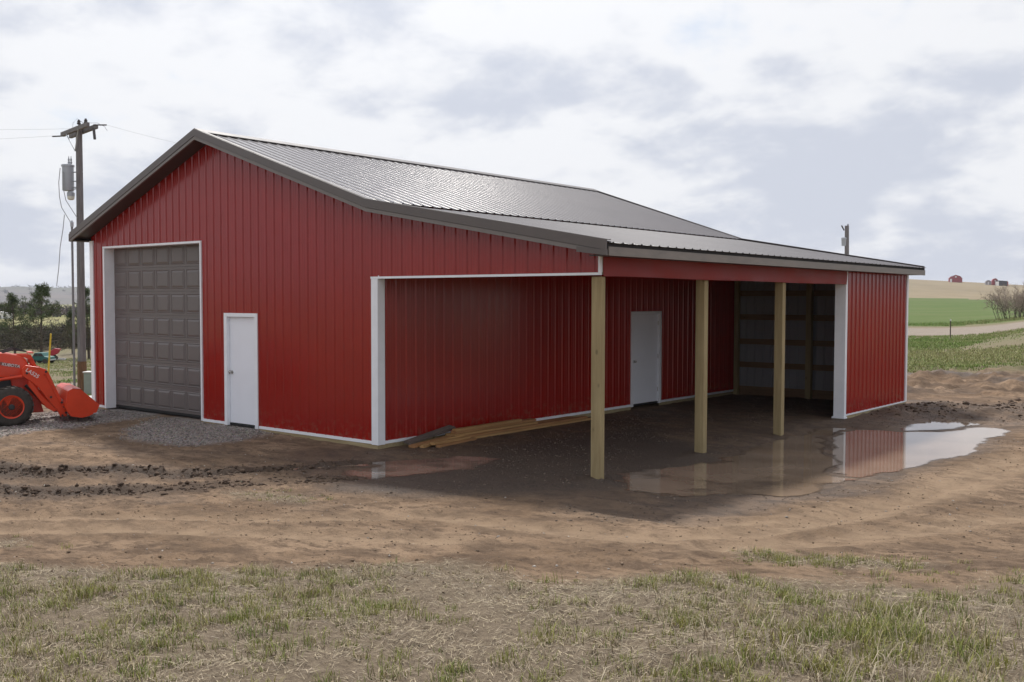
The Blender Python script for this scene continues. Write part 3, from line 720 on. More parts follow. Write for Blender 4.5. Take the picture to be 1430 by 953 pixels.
# screw heads along the girt lines of the gable
sc = B()
for zq in (.25, .86, 1.47, 2.08, 2.69, 3.30, 3.9, 4.5):
    for k in range(int(W / PITCHW)):
        x = k * PITCHW + .030
        if any(zlo < zq < zhi and xlo < x < xhi for xlo, xhi, zlo, zhi in ((OX0 - .1, OX1 + .1, -1, OH + .1), (DX0 - .1, DX1 + .1, -1, DH + .1), (WM - .1, W, -1, HH + .06))): continue
        if zq > roofz(x) - .3: continue
        sc.box(x - .006, x + .006, -.007, -.001, zq - .006, zq + .006)
tag(sc.build('screws', MAT['red'], barn), kind='stuff')
# ------------------------------------------------------------------ boards beside the barn
def board(p0, p1, w, t, mat, label, roll=0.0):
    p0, p1 = Vector(p0), Vector(p1); d = p1 - p0; ln = d.length; d.normalize()
    o = B().box(-w / 2, w / 2, 0, ln, 0, t).build('board', MAT[mat], None, bevel=.003)
    sx = d.cross(Vector((0, 0, 1))).normalized(); n = sx.cross(d)
    if roll:
        rm = Matrix.Rotation(roll, 3, d); sx = rm @ sx; n = rm @ n
    o.matrix_world = Matrix(((sx.x, d.x, n.x, p0.x), (sx.y, d.y, n.y, p0.y), (sx.z, d.z, n.z, p0.z), (0, 0, 0, 1)))
    return tag(o, label, 'board', 'loose boards along the lean-to wall')
G0 = -.085
board((9.36, 1.45, G0 + .005), (9.30, 5.45, G0 + .002), .235, .040, 'lumber', 'longest yellow board at the bottom of the pile along the dark wall')
board((9.40, 1.40, G0 + .047), (9.32, 5.35, G0 + .044), .14, .040, 'lumber2', 'orange board second from the bottom of the pile')
board((9.24, 1.50, G0 + .047), (9.16, 5.10, G0 + .044), .14, .040, 'lumber', 'narrow board lying closest to the wall trim in the pile')
board((9.33, 1.38, G0 + .089), (9.25, 3.75, G0 + .086), .235, .040, 'lumber', 'shorter yellow board near the top of the pile, square end at midway')
board((9.35, 1.44, G0 + .131), (9.24, 3.78, G0 + .128), .14, .040, 'lumber2', 'topmost orange board of the pile along the wall')
board((9.38, 1.42, G0 + .173), (9.30, 3.30, G0 + .170), .09, .040, 'lumber', 'narrow yellow stick lying on top of the pile along the wall')
board((9.66, .72, G0 + .003), (9.52, 1.78, G0 + .004), .09, .040, 'lumber2', 'short offcut lying lowest on the dirt, nearest the open yard')
board((9.60, .66, G0 + .045), (9.50, 1.66, G0 + .043), .09, .040, 'lumber', 'short yellow offcut resting on another offcut before the pile')
board((9.49, .52, G0 + .002), (9.42, 1.60, G0 + .09), .09, .040, 'lumber', 'pale-ended offcut pointing out from the middle of the heap')
board((9.36, .42, G0 + .004), (9.33, 1.35, G0 + .06), .14, .040, 'lumber2', 'rust-brown offcut with its end nearest the white corner trim')
board((9.22, .45, G0 + .05), (9.17, 1.60, G0 + .20), .14, .038, 'greywood', 'dark weathered grey board propped slanting over the heap', .2)

# ------------------------------------------------------------------ tractor with front loader
TA = at(16, 601, 18.7); TH = math.atan2(.947, .320)
tx, ty = TA[0], TA[1]
tz = hgt(tx, ty) - .01
tr_ = empty('tractor', (tx, ty, tz), TH)
tag(tr_, 'orange compact tractor with a front loader bucket beside the barn', 'tractor')
# local frame: +x forward, -y towards the camera, origin under the front axle on the camera side wheel
YN = 0.0; YF = 1.25; YM = .62
def wheel(x, y, r, w, rr, side):
    wb = empty('wheel', (x, y, r)); wb.parent = tr_
    B().lathe((0, -w / 2, 0), (0, 1, 0), [(0.0, rr), (.0, r * .80), (.02, r * .93), (.05, r * .985), (w / 2, r), (w - .05, r * .985), (w - .02, r * .93), (w, r * .80), (w, rr)], 40).build('tyre', MAT['tyre'], wb, smooth=True)
    lg = B(); n = 20 if r < .5 else 26
    for k in range(n):
        for sd in (0, 1):
            a = 2 * math.pi * (k + .5 * sd) / n; da = .16 * (.37 / r) ** .5
            y0, y1 = (-w / 2 + .005, .01) if sd == 0 else (w / 2 - .005, -.01)
            pts = []
            for aa, yy in ((a, y0), (a + .05, y0), (a + da + .05, y1), (a + da, y1)):
                rb = r * (.95 if abs(yy) > .03 else .985)
                pts.append((math.cos(aa), yy, math.sin(aa), rb))
            V_ = [(c * rb, yy, s_q * rb) for c, yy, s_q, rb in pts] + [(c * (rb + .028), yy, s_q * (rb + .028)) for c, yy, s_q, rb in pts]
            lg.add(V_, [(0, 1, 2, 3), (4, 5, 6, 7), (0, 1, 5, 4), (1, 2, 6, 5), (2, 3, 7, 6), (3, 0, 4, 7)])
    lg.build('tread_lugs', MAT['tyre'], wb)
    o_ = -w / 2 if side < 0 else w / 2; s = 1 if side < 0 else -1
    B().lathe((0, o_, 0), (0, s, 0), [(.0, rr + .004), (-.008, rr), (.0, rr - .02), (.03, rr - .05), (.055, rr * .62), (.05, rr * .55), (.045, rr * .3), (.10, .05)], 36).build('rim', MAT['orange'], wb, smooth=True)
    hub = B().lathe((0, o_, 0), (0, s, 0), [(.02, .055), (-.02, .055), (-.032, .04), (-.033, .001)], 20).build('hub', MAT['engine'], wb, smooth=True)
    bl = B()
    for k in range(6):
        a = 2 * math.pi * k / 6 + .3
        bl.lathe((.095 * math.cos(a), o_ + s * .045, .095 * math.sin(a)), (0, -s, 0), [(0, .012), (.02, .012)], 8)
    bl.build('wheel_nuts', MAT['galv'], wb)
wheel(0, YN, .37, .21, .215, -1); wheel(0, YF, .37, .21, .215, 1)
wheel(-1.75, -.06, .58, .34, .34, -1); wheel(-1.75, YF + .06, .58, .34, .34, 1)
# hood: nosed, slightly falling forward
hp = [(-1.0, 1.00), (-1.0, 1.47), (-.6, 1.45), (-.22, 1.385), (.02, 1.345), (.20, 1.30), (.30, 1.24), (.335, 1.16), (.34, .98), (.30, .88), (-.1, .90)]
hd = B(); ys = [(.36, .0), (.40, .018), (.84, .018), (.88, .0)]
sect = []
for yy, gr_ in ((.36, -.05), (.375, -.015), (.42, .0), (.82, .0), (.865, -.015), (.88, -.05)):
    sect.append([(x, yy, z + (gr_ if z > 1.12 else 0)) for x, z in hp])
n_h = len(hp)
for a_ in sect: hd.v += a_
hd.f = [tuple(range(n_h))] + [tuple(len(hd.v) - 1 - i for i in range(n_h))]
for j in range(len(sect) - 1):
    for i in range(n_h): hd.f.append((j * n_h + i, (j + 1) * n_h + i, (j + 1) * n_h + (i + 1) % n_h, j * n_h + (i + 1) % n_h))
hd.build('hood', MAT['orange'], tr_, smooth=True)
B().box(.338, .352, .44, .80, .95, 1.17).build('grille', MAT['engine'], tr_)
for yy in (.45, .71): B().box(.30, .345, yy, yy + .09, 1.175, 1.235).build('headlight', MAT['lamp_glass'], tr_, bevel=.01)
B().box(-.95, -.40, .350, .358, 1.10, 1.24).build('hood_vent', MAT['engine'], tr_)
B().box(-1.0, .30, .42, .82, .55, .90).build('engine', MAT['engine'], tr_, bevel=.02)
B().prism([(.02, .34, .95), (.30, .34, .92), (.52, .34, .50), (.60, .34, .20), (.36, .34, .20), (.10, .34, .45)], (0, .56, 0)).build('front_bolster', MAT['orange_dark'], tr_, bevel=.015)
B().box(-.06, .06, .10, YF - .10, .31, .45).build('front_axle', MAT['engine'], tr_, bevel=.02)
B().box(-2.1, -.95, .38, .86, .45, .95).build('transmission', MAT['engine'], tr_, bevel=.03)
B().box(-1.6, -.9, .02, 1.22, .58, .63).build('foot_platform', MAT['engine'], tr_, bevel=.01)
for yy in (-.18, 1.08):
    fb = B(); pr_ = []
    for k in range(9):
        a = math.pi * (.05 + .75 * k / 8); pr_.append((-1.75 + .68 * math.cos(a), .58 + .68 * math.sin(a)))
    pr_ += [(p[0] * 1 + .0, p[1] - .04) for p in pr_[::-1]]
    fb.prism([(x, yy, z) for x, z in pr_], (0, .35, 0)); fb.build('fender', MAT['orange'], tr_, bevel=.01)
B().box(-1.85, -1.4, .40, .84, .98, 1.10).build('seat', MAT['engine'], tr_, bevel=.04)
B().prism([(-1.88, .40, 1.08), (-1.80, .40, 1.08), (-1.92, .40, 1.5), (-2.0, .40, 1.48)], (0, .44, 0)).build('seat_back', MAT['engine'], tr_, bevel=.03)
B().tube([(-1.05, .62, 1.2), (-1.15, .62, 1.42)], .025).build('steering_column', MAT['engine'], tr_)
st = B(); st.tube([(-1.16 + .06 * math.sin(q_), .62 + .19 * math.cos(q_), 1.43 + .17 * math.sin(q_) * .4) for q_ in np.linspace(0, 2 * math.pi, 21)], .014, 6); st.build('steering_wheel', MAT['engine'], tr_)
rp_ = B(); rp_.tube([(-2.1, .2, .9), (-2.12, .2, 2.3), (-2.12, .28, 2.42), (-2.12, .96, 2.42), (-2.12, 1.04, 2.3), (-2.1, 1.04, .9)], .035); rp_.build('roll_bar', MAT['engine'], tr_)
# loader: traced outlines of the boom side, made as real plates with thickness, one per side
K = 580.0
def lc(pts): return [((X - 127) / 635.0, (885 - Y) / 598.0) for X, Y in pts]
boom = lc([(262,250),(300,212),(440,236),(520,262),(552,310),(600,430),(692,640),(760,758),(745,815),(678,818),(640,740),(560,640),(440,470),(345,388),(262,330)])
link = lc([(520,262),(548,296),(640,510),(690,620),(678,660),(650,610),(600,500),(512,318),(488,330)])
low = lc([(330,395),(365,400),(470,560),(585,680),(640,745),(600,752),(520,705),(430,590),(330,450)])
for yy, nm in ((.13, 'n'), (1.05, 'f')):
    bo = B().prism([(x, yy, z) for x, z in boom], (0, .075, 0)).build('loader_boom', MAT['orange'], tr_, bevel=.008)
    B().prism([(x, yy - .03, z) for x, z in link], (0, .03, 0)).build('curl_link', MAT['orange'], tr_, bevel=.006)
    B().prism([(x, yy + .02, z) for x, z in low], (0, .05, 0)).build('boom_brace', MAT['orange'], tr_, bevel=.006)
    a0, a1 = lc([(300, 440), (560, 705)])
    B().tube([(a0[0], yy + .11, a0[1]), (a1[0], yy + .11, a1[1])], .03, 10).build('lift_cylinder', MAT['engine'], tr_)
    a0, a1 = lc([(560, 470), (705, 640)])
    B().tube([(a0[0], yy + .1, a0[1]), (a1[0], yy + .1, a1[1])], .022, 10).build('curl_cylinder', MAT['galv'], tr_)
    a0, a1 = lc([(-700, 380), (-250, 365)]); a2, a3 = lc([(0, 368), (262, 338)])
    B().tube([(a0[0], yy + .04, a0[1]), (a1[0], yy + .04, a1[1]), (a2[0], yy + .04, a2[1]), (a3[0], yy + .04, a3[1])], .030, 8).build('loader_strut', MAT['orange'], tr_, smooth=True)
    B().box(-1.05, -.85, yy, yy + .08, .5, 1.05).build('loader_mast', MAT['orange'], tr_, bevel=.01)
    bl = B()
    for X, Y in ((570, 582), (690, 650), (715, 700), (735, 770), (695, 800), (520, 290), (310, 300)):
        x, z = lc([(X, Y)])[0]; bl.lathe((x, yy - .032, z), (0, -1, 0), [(0, .022), (.012, .022)], 10)
    bl.build('pivot_pins', MAT['engine'], tr_)
B().tube([(.62, .2, .62), (.62, 1.06, .62)], .045, 10).build('cross_tube', MAT['orange'], tr_)
# brush guard in front of the hood
bg_ = B()
for yy in (.40, .82):
    bg_.prism([(x, yy, z) for x, z in lc([(215,98),(375,98),(392,130),(445,240),(395,228),(345,135),(215,122)])], (0, .04, 0))
bg_.box(.36, .44, .40, .86, 1.335, 1.36); bg_.box(.36, .44, .40, .86, 1.20, 1.225)
bg_.build('brush_guard', MAT['orange'], tr_)
hl = B(); 
for k in range(3): hl.tube([(-.1 - .05 * k, .40 + .1 * k, 1.36), (.1, .45 + .12 * k, 1.41 + .015 * k), (.33, .5 + .1 * k, 1.37)], .012, 6)
hl.build('hydraulic_hoses', MAT['engine'], tr_)
# bucket: two side plates and a curved shell
bs = lc([(742,512),(792,486),(885,497),(1098,685),(1062,770),(965,812),(890,825),(770,802),(742,765),(705,690)])
for yy in (-.14, 1.38): B().prism([(x, yy, z) for x, z in bs], (0, .018, 0)).build('bucket_side', MAT['orange'], tr_, bevel=.003)
shell = lc([(885,500),(792,489),(742,514),(707,690),(744,763),(772,800),(890,823),(965,810),(1062,768)])
sb = B(); nS = len(shell)
inn = [(x + .012, z + .012) for x, z in shell]
for yy in (-.122, 1.38):
    sb.v += [(x, yy, z) for x, z in shell] + [(x, yy, z) for x, z in inn]
for i in range(nS - 1):
    sb.f += [(i, i + 1, 2 * nS + i + 1, 2 * nS + i), (nS + i, 3 * nS + i, 3 * nS + i + 1, nS + i + 1)]
sb.f += [(0, 2 * nS, 3 * nS, nS), (nS - 1, 2 * nS - 1, 4 * nS - 1, 3 * nS - 1)]
sb.build('bucket_shell', MAT['orange'], tr_)
B().box(shell[-1][0] - .06, shell[-1][0] + .03, -.15, 1.41, shell[-1][1] - .03, shell[-1][1] - .012).build('cutting_edge', MAT['galv'], tr_)
# lettering
def text(s, size, mat, parent, name, loc, rot, shear=0.0):
    cu = bpy.data.curves.new('t', 'FONT'); cu.body = s; cu.size = size; cu.extrude = .0012; cu.shear = shear; cu.offset = size * .012
    cu.align_x = 'CENTER'; cu.align_y = 'CENTER'
    o = bpy.data.objects.new('t', cu); COL.objects.link(o)
    dg = bpy.context.evaluated_depsgraph_get(); me = bpy.data.meshes.new_from_object(o.evaluated_get(dg))
    bpy.data.objects.remove(o)
    q_ = bpy.data.objects.new(name, me); COL.objects.link(q_); me.materials.clear(); me.materials.append(MAT[mat])
    q_.parent = parent; q_.location = loc; q_.rotation_euler = rot; return q_
a0 = lc([(150, 212)])[0]
dp = B().prism([(x, .346, z) for x, z in lc([(40,172),(40,208),(240,246),(256,228),(250,218)])], (0, .012, 0)); dp.build('decal', MAT['decal_grey'], tr_)
text('KUBOTA', .078, 'decal', tr_, 'lettering', (a0[0] + .005, .344, a0[1] - .004), (math.radians(90), math.radians(11), 0), .15)
a0 = lc([(373, 305)])[0]
text('LA525', .10, 'decal', tr_, 'lettering', (a0[0], .127, a0[1]), (math.radians(90), math.radians(36), 0))

# ------------------------------------------------------------------ utility pole by the barn
PD = 30.0
pb = at(115, 552, PD); pt = at(111, 178, PD); pb[2] = hgt(pb[0], pb[1]) - .3; pt[:2] = pb[:2] + (pt[:2] - pb[:2]) * .6
up = empty('utility_pole', (pb[0], pb[1], hgt(pb[0], pb[1])))
tag(up, 'weathered wooden utility pole with crossarm and grey transformer behind the barn eave', 'utility pole')
def loc_(b): b.v = [(x - up.location.x, y - up.location.y, z - up.location.z) for x, y, z in b.v]; return b
pb, pt = Vector(pb), Vector(pt)
loc_(B().tube([pb, pb.lerp(pt, .5), pt], [.125, .108, .09], 14)).build('pole', MAT['polewood'], up, smooth=True)
z_b = up.location.z
loc_(B().tube([pb.lerp(pt, .0), pb.lerp(pt, .155)], [.135, .130], 14)).build('pole_butt_wrap', MAT['rustwood'], up, smooth=True)
ad = Vector((RH[0] * 1.25 - FH[0] * 1.45, RH[1] * 1.25 - FH[1] * 1.45, 0)).normalized(); an = Vector((-ad.y, ad.x, 0))
ac = Vector((pt.x, pt.y, pt.z - .12))
def bar(c, d, n, ln, w, h):
    c, d, n = Vector(c), Vector(d), Vector(n); b = B()
    b.v = [tuple(c + d * a + n * b_ + Vector((0, 0, z))) for a, b_, z in ((-ln,-w,-h),(ln,-w,-h),(ln,w,-h),(-ln,w,-h),(-ln,-w,h),(ln,-w,h),(ln,w,h),(-ln,w,h))]
    b.f = [(3,2,1,0),(4,5,6,7),(0,1,5,4),(1,2,6,5),(2,3,7,6),(3,0,4,7)]; return b
loc_(bar(ac + an * .15 - ad * .1, ad, an, 1.2, .045, .06)).build('crossarm', MAT['polewood'], up)
loc_(bar(ac - an * .15 + ad * .08, ad, an, 1.2, .045, .06)).build('crossarm', MAT['polewood'], up)
for sg in (-1, 1): loc_(B().tube([ac + ad * .55 * sg - an * .2 - Vector((0, 0, .06)), ac - an * .12 - Vector((0, 0, .62))], .015, 6)).build('arm_brace', MAT['galv'], up)
def insulator(p):
    p = Vector(p); loc_(B().lathe(p, (0, 0, 1), [(0, .02), (.06, .02), (.06, .05), (.09, .06), (.12, .045), (.15, .05), (.18, .03), (.2, .03)], 10)).build('insulator', MAT['ceramic'], up)
insulator(ac + Vector((0, 0, .12))); insulator(ac + ad * .62 + Vector((0, 0, .07)))
le, re = ac - ad * 1.3, ac + ad * 1.28
loc_(B().tube([le, le - ad * .5 * .3 - Vector((RH[0], RH[1], 0)) * .35], .022, 8)).build('dead_end_insulator', MAT['ceramic'], up)
loc_(B().tube([re, re + Vector((RH[0], RH[1], 0)) * .38], .020, 8)).build('dead_end_insulator', MAT['ceramic'], up)
loc_(B().tube([re + ad * .02 - Vector((0, 0, .1)), re + ad * .1 - Vector((0, 0, .42))], .04, 8)).build('fuse_cutout', MAT['ceramic'], up)
tcx = Vector(at(95, 248, PD)); rr_ = Vector((RH[0], RH[1], 0))
tf = empty('transformer', tcx - up.location); tf.parent = up
B().lathe((0, 0, -.40), (0, 0, 1), [(0, .155), (.02, .165), (.72, .165), (.72, .185), (.77, .185), (.79, .15), (.80, .02)], 24).build('tank', MAT['grey_paint'], tf, smooth=True)
for dx in (.03, .10): B().lathe((dx * RH[0], dx * RH[1], .39), (0, 0, 1), [(0, .02), (.05, .035), (.10, .02), (.14, .03), (.19, .012), (.24, .01)], 10).build('bushing', MAT['galv'], tf)
br_ = B(); pxy = pb.lerp(pt, .8)
for zq in (.15, -.12, -.30): br_.tube([(0.1 * RH[0], .1 * RH[1], zq), (pxy.x - tcx.x + .1 * RH[0], pxy.y - tcx.y + .1 * RH[1], zq)], .018, 6)
br_.build('bracket', MAT['galv'], tf)
lpx = Vector(at(99, 272, PD))
lm = empty('yard_lamp', lpx - up.location); lm.parent = up
B().lathe((0, 0, -.05), (0, 0, 1), [(0, .11), (.10, .11), (.16, .06), (.24, .05)], 16).build('lamp_housing', MAT['galv'], lm)
B().lathe((0, 0, -.16), (0, 0, 1), [(0, .06), (.03, .10), (.108, .105)], 16).build('lamp_shade', MAT['lamp_glass'], lm)
B().tube([(0, 0, .15), (pxy.x - lpx.x, pxy.y - lpx.y, .18)], .018, 6).build('lamp_arm', MAT['galv'], lm)
wl = B()
def cat(p0, p1, sag, r=.008, n=14):
    p0, p1 = Vector(p0), Vector(p1)
    return [p0.lerp(p1, k / n) - Vector((0, 0, sag * 4 * (k / n) * (1 - k / n))) for k in range(n + 1)]
for pts in ([(84,235),(82,255),(83,275),(86,290),(97,308),(101,316)], [(88,240),(88,262),(92,280),(103,297),(108,305)], [(90,300),(88,320),(84,345),(82,375),(79,400)]):
    loc_(wl.__class__().tube([at(u, v, PD - .2) for u, v in pts], .011, 5)).build('service_cable', MAT['wire'], up)
loc_(B().tube([at(u, v, PD) for u, v in ((101,186),(102,172),(108,166),(115,171),(120,176))], .006, 5)).build('jumper_wire', MAT['wire'], up)
loc_(B().tube([at(u, v, PD) for u, v in ((124,172),(136,172),(146,177),(150,183))], .006, 5)).build('jumper_wire', MAT['wire'], up)
def wire(p0, p1, sag, label):
    return tag(B().tube(cat(p0, p1, sag), .003, 5).build('power_line', MAT['wire']), label, 'power line', 'power lines on the pole')
wire(le - rr_ * .38, at(-260, 183, 46), .25, 'lower power line running left from the crossarm end')
wire(ac - ad * .3 + Vector((0, 0, .1)), at(-260, 160, 44), .25, 'upper power line running left from the pole top')
wire(re + rr_ * .38, at(420, 215, 60), .4, 'power line running right from the pole towards the roof ridge')

# thin mast, yellow marker, pedestal, slab
def gz_at(px, s, py=476):
    p = at(px, py, s); return p[0], p[1], hgt(p[0], p[1])
mx, my, mz = gz_at(103, 28.5)
ms = empty('conduit_mast', (mx, my, mz)); tag(ms, 'thin grey steel mast standing just left of the wooden utility pole', 'mast')
mt_ = at(100.5, 316, 28.5)
B().tube([(0, 0, -.2), (mt_[0] - mx, mt_[1] - my, mt_[2] - mz)], .032, 10).build('pipe', MAT['mast'], ms, smooth=True)
B().lathe((mt_[0] - mx, mt_[1] - my, mt_[2] - mz), (0, 0, 1), [(-.02, .045), (.10, .05), (.16, .02)], 10).build('weather_head', MAT['galv'], ms)
yx, yy_, yz = gz_at(65, 36)
yp = empty('marker_pole', (yx, yy_, yz)); tag(yp, 'leaning yellow marker pole in the grass behind the tractor', 'marker pole')
yt = at(71, 467, 36)
B().tube([(0, 0, -.1), (yt[0] - yx, yt[1] - yy_, yt[2] - yz)], [.035, .03], 8).build('shaft', MAT['yellow'], yp)
B().lathe((yt[0] - yx, yt[1] - yy_, yt[2] - yz), (0, 0, 1), [(-.02, .03), (.01, .032), (.03, .01)], 8).build('cap', MAT['yellow'], yp)
ex, ey, ez = gz_at(126.5, 29.5)
ep = empty('utility_pedestal', (ex, ey, ez), YAW); tag(ep, 'pale green utility box between the wooden pole and barn corner', 'utility box')
B().box(-.16, .2, -.15, .15, -.05, .66).build('cabinet', MAT['box_green'], ep, bevel=.015)
B().box(-.18, .22, -.17, .17, .661, .70).build('lid', MAT['far_white'], ep, bevel=.01)
B().box(-.13, .17, -.158, -.151, .05, .6).build('door', MAT['box_green'], ep)
cx_, cy_, cz_ = gz_at(123, 25.6)
tag(B().prism([(cx_ - .45, cy_ - .3, cz_ - .06), (cx_ + .5, cy_ - .35, cz_ - .06), (cx_ + .55, cy_ + .35, cz_ - .06), (cx_ - .4, cy_ + .4, cz_ - .06)], (0, 0, .13)).build('concrete_pad', MAT['concrete']), 'small white concrete pad at the left corner of the barn', 'concrete pad')

# junk by the shelterbelt: old pickup shell, tipped red trailer box, white bin
def solid(name, loc, rz, label, cat_): o = empty(name, loc, rz); return tag(o, label, cat_)
jx, jy, jz = gz_at(52, 54)
pk = solid('old_car', (jx, jy, jz), YAW, 'faded teal old car parked in dry grass by the pines', 'car')
pk.scale = (.62,) * 3
B().prism([(-.75,0,.28),(-.72,0,.62),(-.45,0,.68),(-.28,0,.98),(.35,0,.98),(.58,0,.66),(.95,0,.60),(.98,0,.28)], (0, 1.3, 0)).build('body', MAT['teal'], pk, bevel=.05)
B().prism([(-.40,-.01,.68),(-.26,-.01,.93),(.02,-.01,.93),(.02,-.01,.68)], (0, .008, 0)).build('window', MAT['engine'], pk)
B().prism([(.07,-.01,.68),(.07,-.01,.93),(.32,-.01,.93),(.50,-.01,.68)], (0, .008, 0)).build('window', MAT['engine'], pk)
for x in (-.42, .62):
    for y in (.02, 1.2): B().lathe((x, y, .24), (0, 1, 0), [(-.02, .1), (-.03, .22), (.1, .24), (.12, .1)], 16).build('wheel', MAT['tyre'], pk)
B().box(.95, 1.03, -.02, 1.32, .30, .40).build('bumper', MAT['galv'], pk)
jx, jy, jz = gz_at(75, 57)
rd = solid('dump_cart', (jx, jy, jz), YAW + .3, 'small crimson dump cart tipped up beside the pines', 'cart')
rd.scale = (.66,) * 3
c_ = B().prism([(-.35,0,.35),(.30,0,.62),(.50,0,1.02),(.05,0,1.08),(-.40,0,.80)], (0, .8, 0)).build('tub', MAT['crimson'], rd, bevel=.03)
B().tube([(-.3, .4, .4), (-.65, .4, .75)], .03, 6).build('drawbar', MAT['engine'], rd)
for y in (-.08, .88): B().lathe((0, y, .22), (0, 1, 0), [(-.06, .08), (-.06, .2), (0, .22), (.06, .2), (.06, .08)], 14).build('wheel', MAT['tyre'], rd)
B().tube([(0, -.05, .22), (0, .85, .22)], .03, 6).build('axle', MAT['engine'], rd); B().box(-.1, .1, .3, .5, .2, .5).build('bracket', MAT['engine'], rd)
jx, jy, jz = gz_at(84, 58)
wb_ = solid('white_trough', (jx, jy, jz), YAW, 'low white trough on the grass below the crimson cart', 'trough')
wb_.scale = (.6,) * 3
tb = B(); tb.prism([(-.30, 0, .02), (.30, 0, .02), (.36, 0, .20), (.31, 0, .20), (.27, 0, .07), (-.27, 0, .07), (-.31, 0, .20), (-.36, 0, .20)], (0, .5, 0)).build('tub', MAT['far_white'], wb_)
for y in (-.02, .5): B().prism([(-.30, y, .02), (.30, y, .02), (.35, y, .195), (-.35, y, .195)], (0, .02, 0)).build('end_plate', MAT['far_white'], wb_)

# ------------------------------------------------------------------ trees and brush
def needles(bv, bf, bc, c, n, r, col, flat=1.0, ln=.12, w=.02):
    c = np.asarray(c)
    d = rng.normal(size=(n, 3)); d[:, 2] *= flat; d /= np.linalg.norm(d, axis=1)[:, None] + 1e-9
    o = c + d * r * rng.random((n, 1)) ** .6
    t = rng.normal(size=(n, 3)) + d * .9 + np.array((0, 0, .3)); t /= np.linalg.norm(t, axis=1)[:, None]
    s = np.cross(t, rng.normal(size=(n, 3))); s /= np.linalg.norm(s, axis=1)[:, None]
    L_ = ln * (.6 + .8 * rng.random((n, 1)))
    tri = np.stack([o - s * w, o + s * w, o + t * L_], 1)
    k = sum(len(x) for x in bv); bv.append(tri.reshape(-1, 3)); bf.append(np.arange(n * 3).reshape(-1, 3) + k)
    cc = np.array(col) * (.6 + .8 * rng.random((n, 1))); bc.append(np.repeat(cc, 3, 0))
def pine(px, s, top_px, label, spread, seed, base_frac=.12):
    rs = np.random.default_rng(seed)
    x, y, z = gz_at(px, s); H = at(px, top_px, s)[2] - z
    t = empty('pine_tree', (x, y, z)); tag(t, label, 'pine tree', 'young pines left of the barn')
    tk = B(); lean = rs.normal(size=2) * .02 * H
    tk.tube([(lean[0] * q_, lean[1] * q_, H * q_ - .1 * (q_ == 0)) for q_ in (0, .3, .6, .95)], [.020 * H, .016 * H, .010 * H, .003 * H], 8)
    bv, bf, bc = [], [], []
    hh = base_frac
    while hh < .97:
        prof = (.04 + 1.0 * (1 - hh) ** .9) * spread
        for k in range(rs.integers(3, 6)):
            a = rs.random() * 6.28; r = H * prof * (.55 + .6 * rs.random())
            z0 = H * (hh + rs.normal() * .012)
            p0 = Vector((lean[0] * hh, lean[1] * hh, z0)); p1 = p0 + Vector((math.cos(a) * r * .6, math.sin(a) * r * .6, r * .10)); p2 = p0 + Vector((math.cos(a) * r, math.sin(a) * r, r * .45))
            tk.tube([p0, p1, p2], [.005 * H, .0035 * H, .0015 * H], 4, False)
            for q_ in (.45, .65, .82, 1.0):
                if rs.random() < .33: continue
                p = p0.lerp(p1, q_ / .6) if q_ < .6 else p1.lerp(p2, (q_ - .6) / .4)
                p = p + Vector(rs.normal(size=3) * .02 * H)
                g = (.075, .105, .042) if rs.random() < .7 else (.115, .135, .06)
                if hh < .38: g = (.095, .088, .055)
                needles(bv, bf, bc, p, 34 if hh > .38 else 18, .036 * H, g, .8, .040 * H, .0045 * H)
        hh += .045 + .03 * rs.random()
    needles(bv, bf, bc, (lean[0], lean[1], H * .96), 60, .05 * H, (.05, .068, .03), 1.6, .04 * H, .0045 * H)
    tk.build('trunk', MAT['bark'], t)
    np_mesh('crown', np.concatenate(bv), np.concatenate(bf), MAT['leaf'], t, colors=np.concatenate(bc))
pine(21, 60, 411, 'smaller young pine standing nearest the left edge beyond the hood', .42, 3)
pine(57, 58, 400, 'tallest young pine, spreading, behind the teal car', .62, 11)
pine(124, 60, 402, 'narrow pine half hidden behind the barn corner and pole', .36, 5)
pine(-14, 62, 418, 'young pine cut by the left edge of the photo', .3, 9)
pine(101, 66, 432, 'short pine between the steel mast and the wooden pole', .2, 13)

# dense brush of the shelterbelt
bv, bf, bc = [], [], []
for px in np.arange(-160, 200, 7.0):
    s = 78 + rng.normal() * 3; x, y, z = gz_at(px, s)
    hgt_ = 1.15 + .45 * rng.random() + .2 * math.sin(px * .09)
    for k in range(10):
        c = np.array((x + rng.normal() * .7, y + rng.normal() * .7, z + hgt_ * (.12 + .8 * rng.random())))
        col = (.055, .048, .036) if rng.random() < .6 else (.058, .062, .035)
        needles(bv, bf, bc, c, 110, .60, col, .8, .32, .028)
o = np_mesh('shelterbelt', np.concatenate(bv), np.concatenate(bf), MAT['leaf'], colors=np.concatenate(bc))
tag(o, 'dense dark leafless brush behind the pines on the left', 'brush', kind='stuff')
bv, bf, bc = [], [], []
for px in np.arange(-300, 260, 4.0):
    s = 235 + rng.normal() * 18; x, y, z = gz_at(px, s)
    for k in range(6):
        c = np.array((x + rng.normal() * 2, y + rng.normal() * 2, z + (.3 + 1.5 * rng.random()) * (.7 + .3 * math.sin(px * .05))))
        needles(bv, bf, bc, c, 26, 1.0, (.085, .075, .070) if rng.random() < .7 else (.16, .125, .11), .8, 1.0, .12)
o = np_mesh('tree_line', np.concatenate(bv), np.concatenate(bf), MAT['leaf'], colors=np.concatenate(bc))
tag(o, 'far line of bare trees beyond the pasture on the left', 'tree line', kind='stuff')
bv, bf, bc = [], [], []
for k in range(260):
    px = rng.uniform(-400, 300); s = rng.uniform(1700, 2600); x, y, z = gz_at(px, s)
    needles(bv, bf, bc, (x, y, z + 1), 10, 4, (.07, .07, .065), .4, 4, .9)
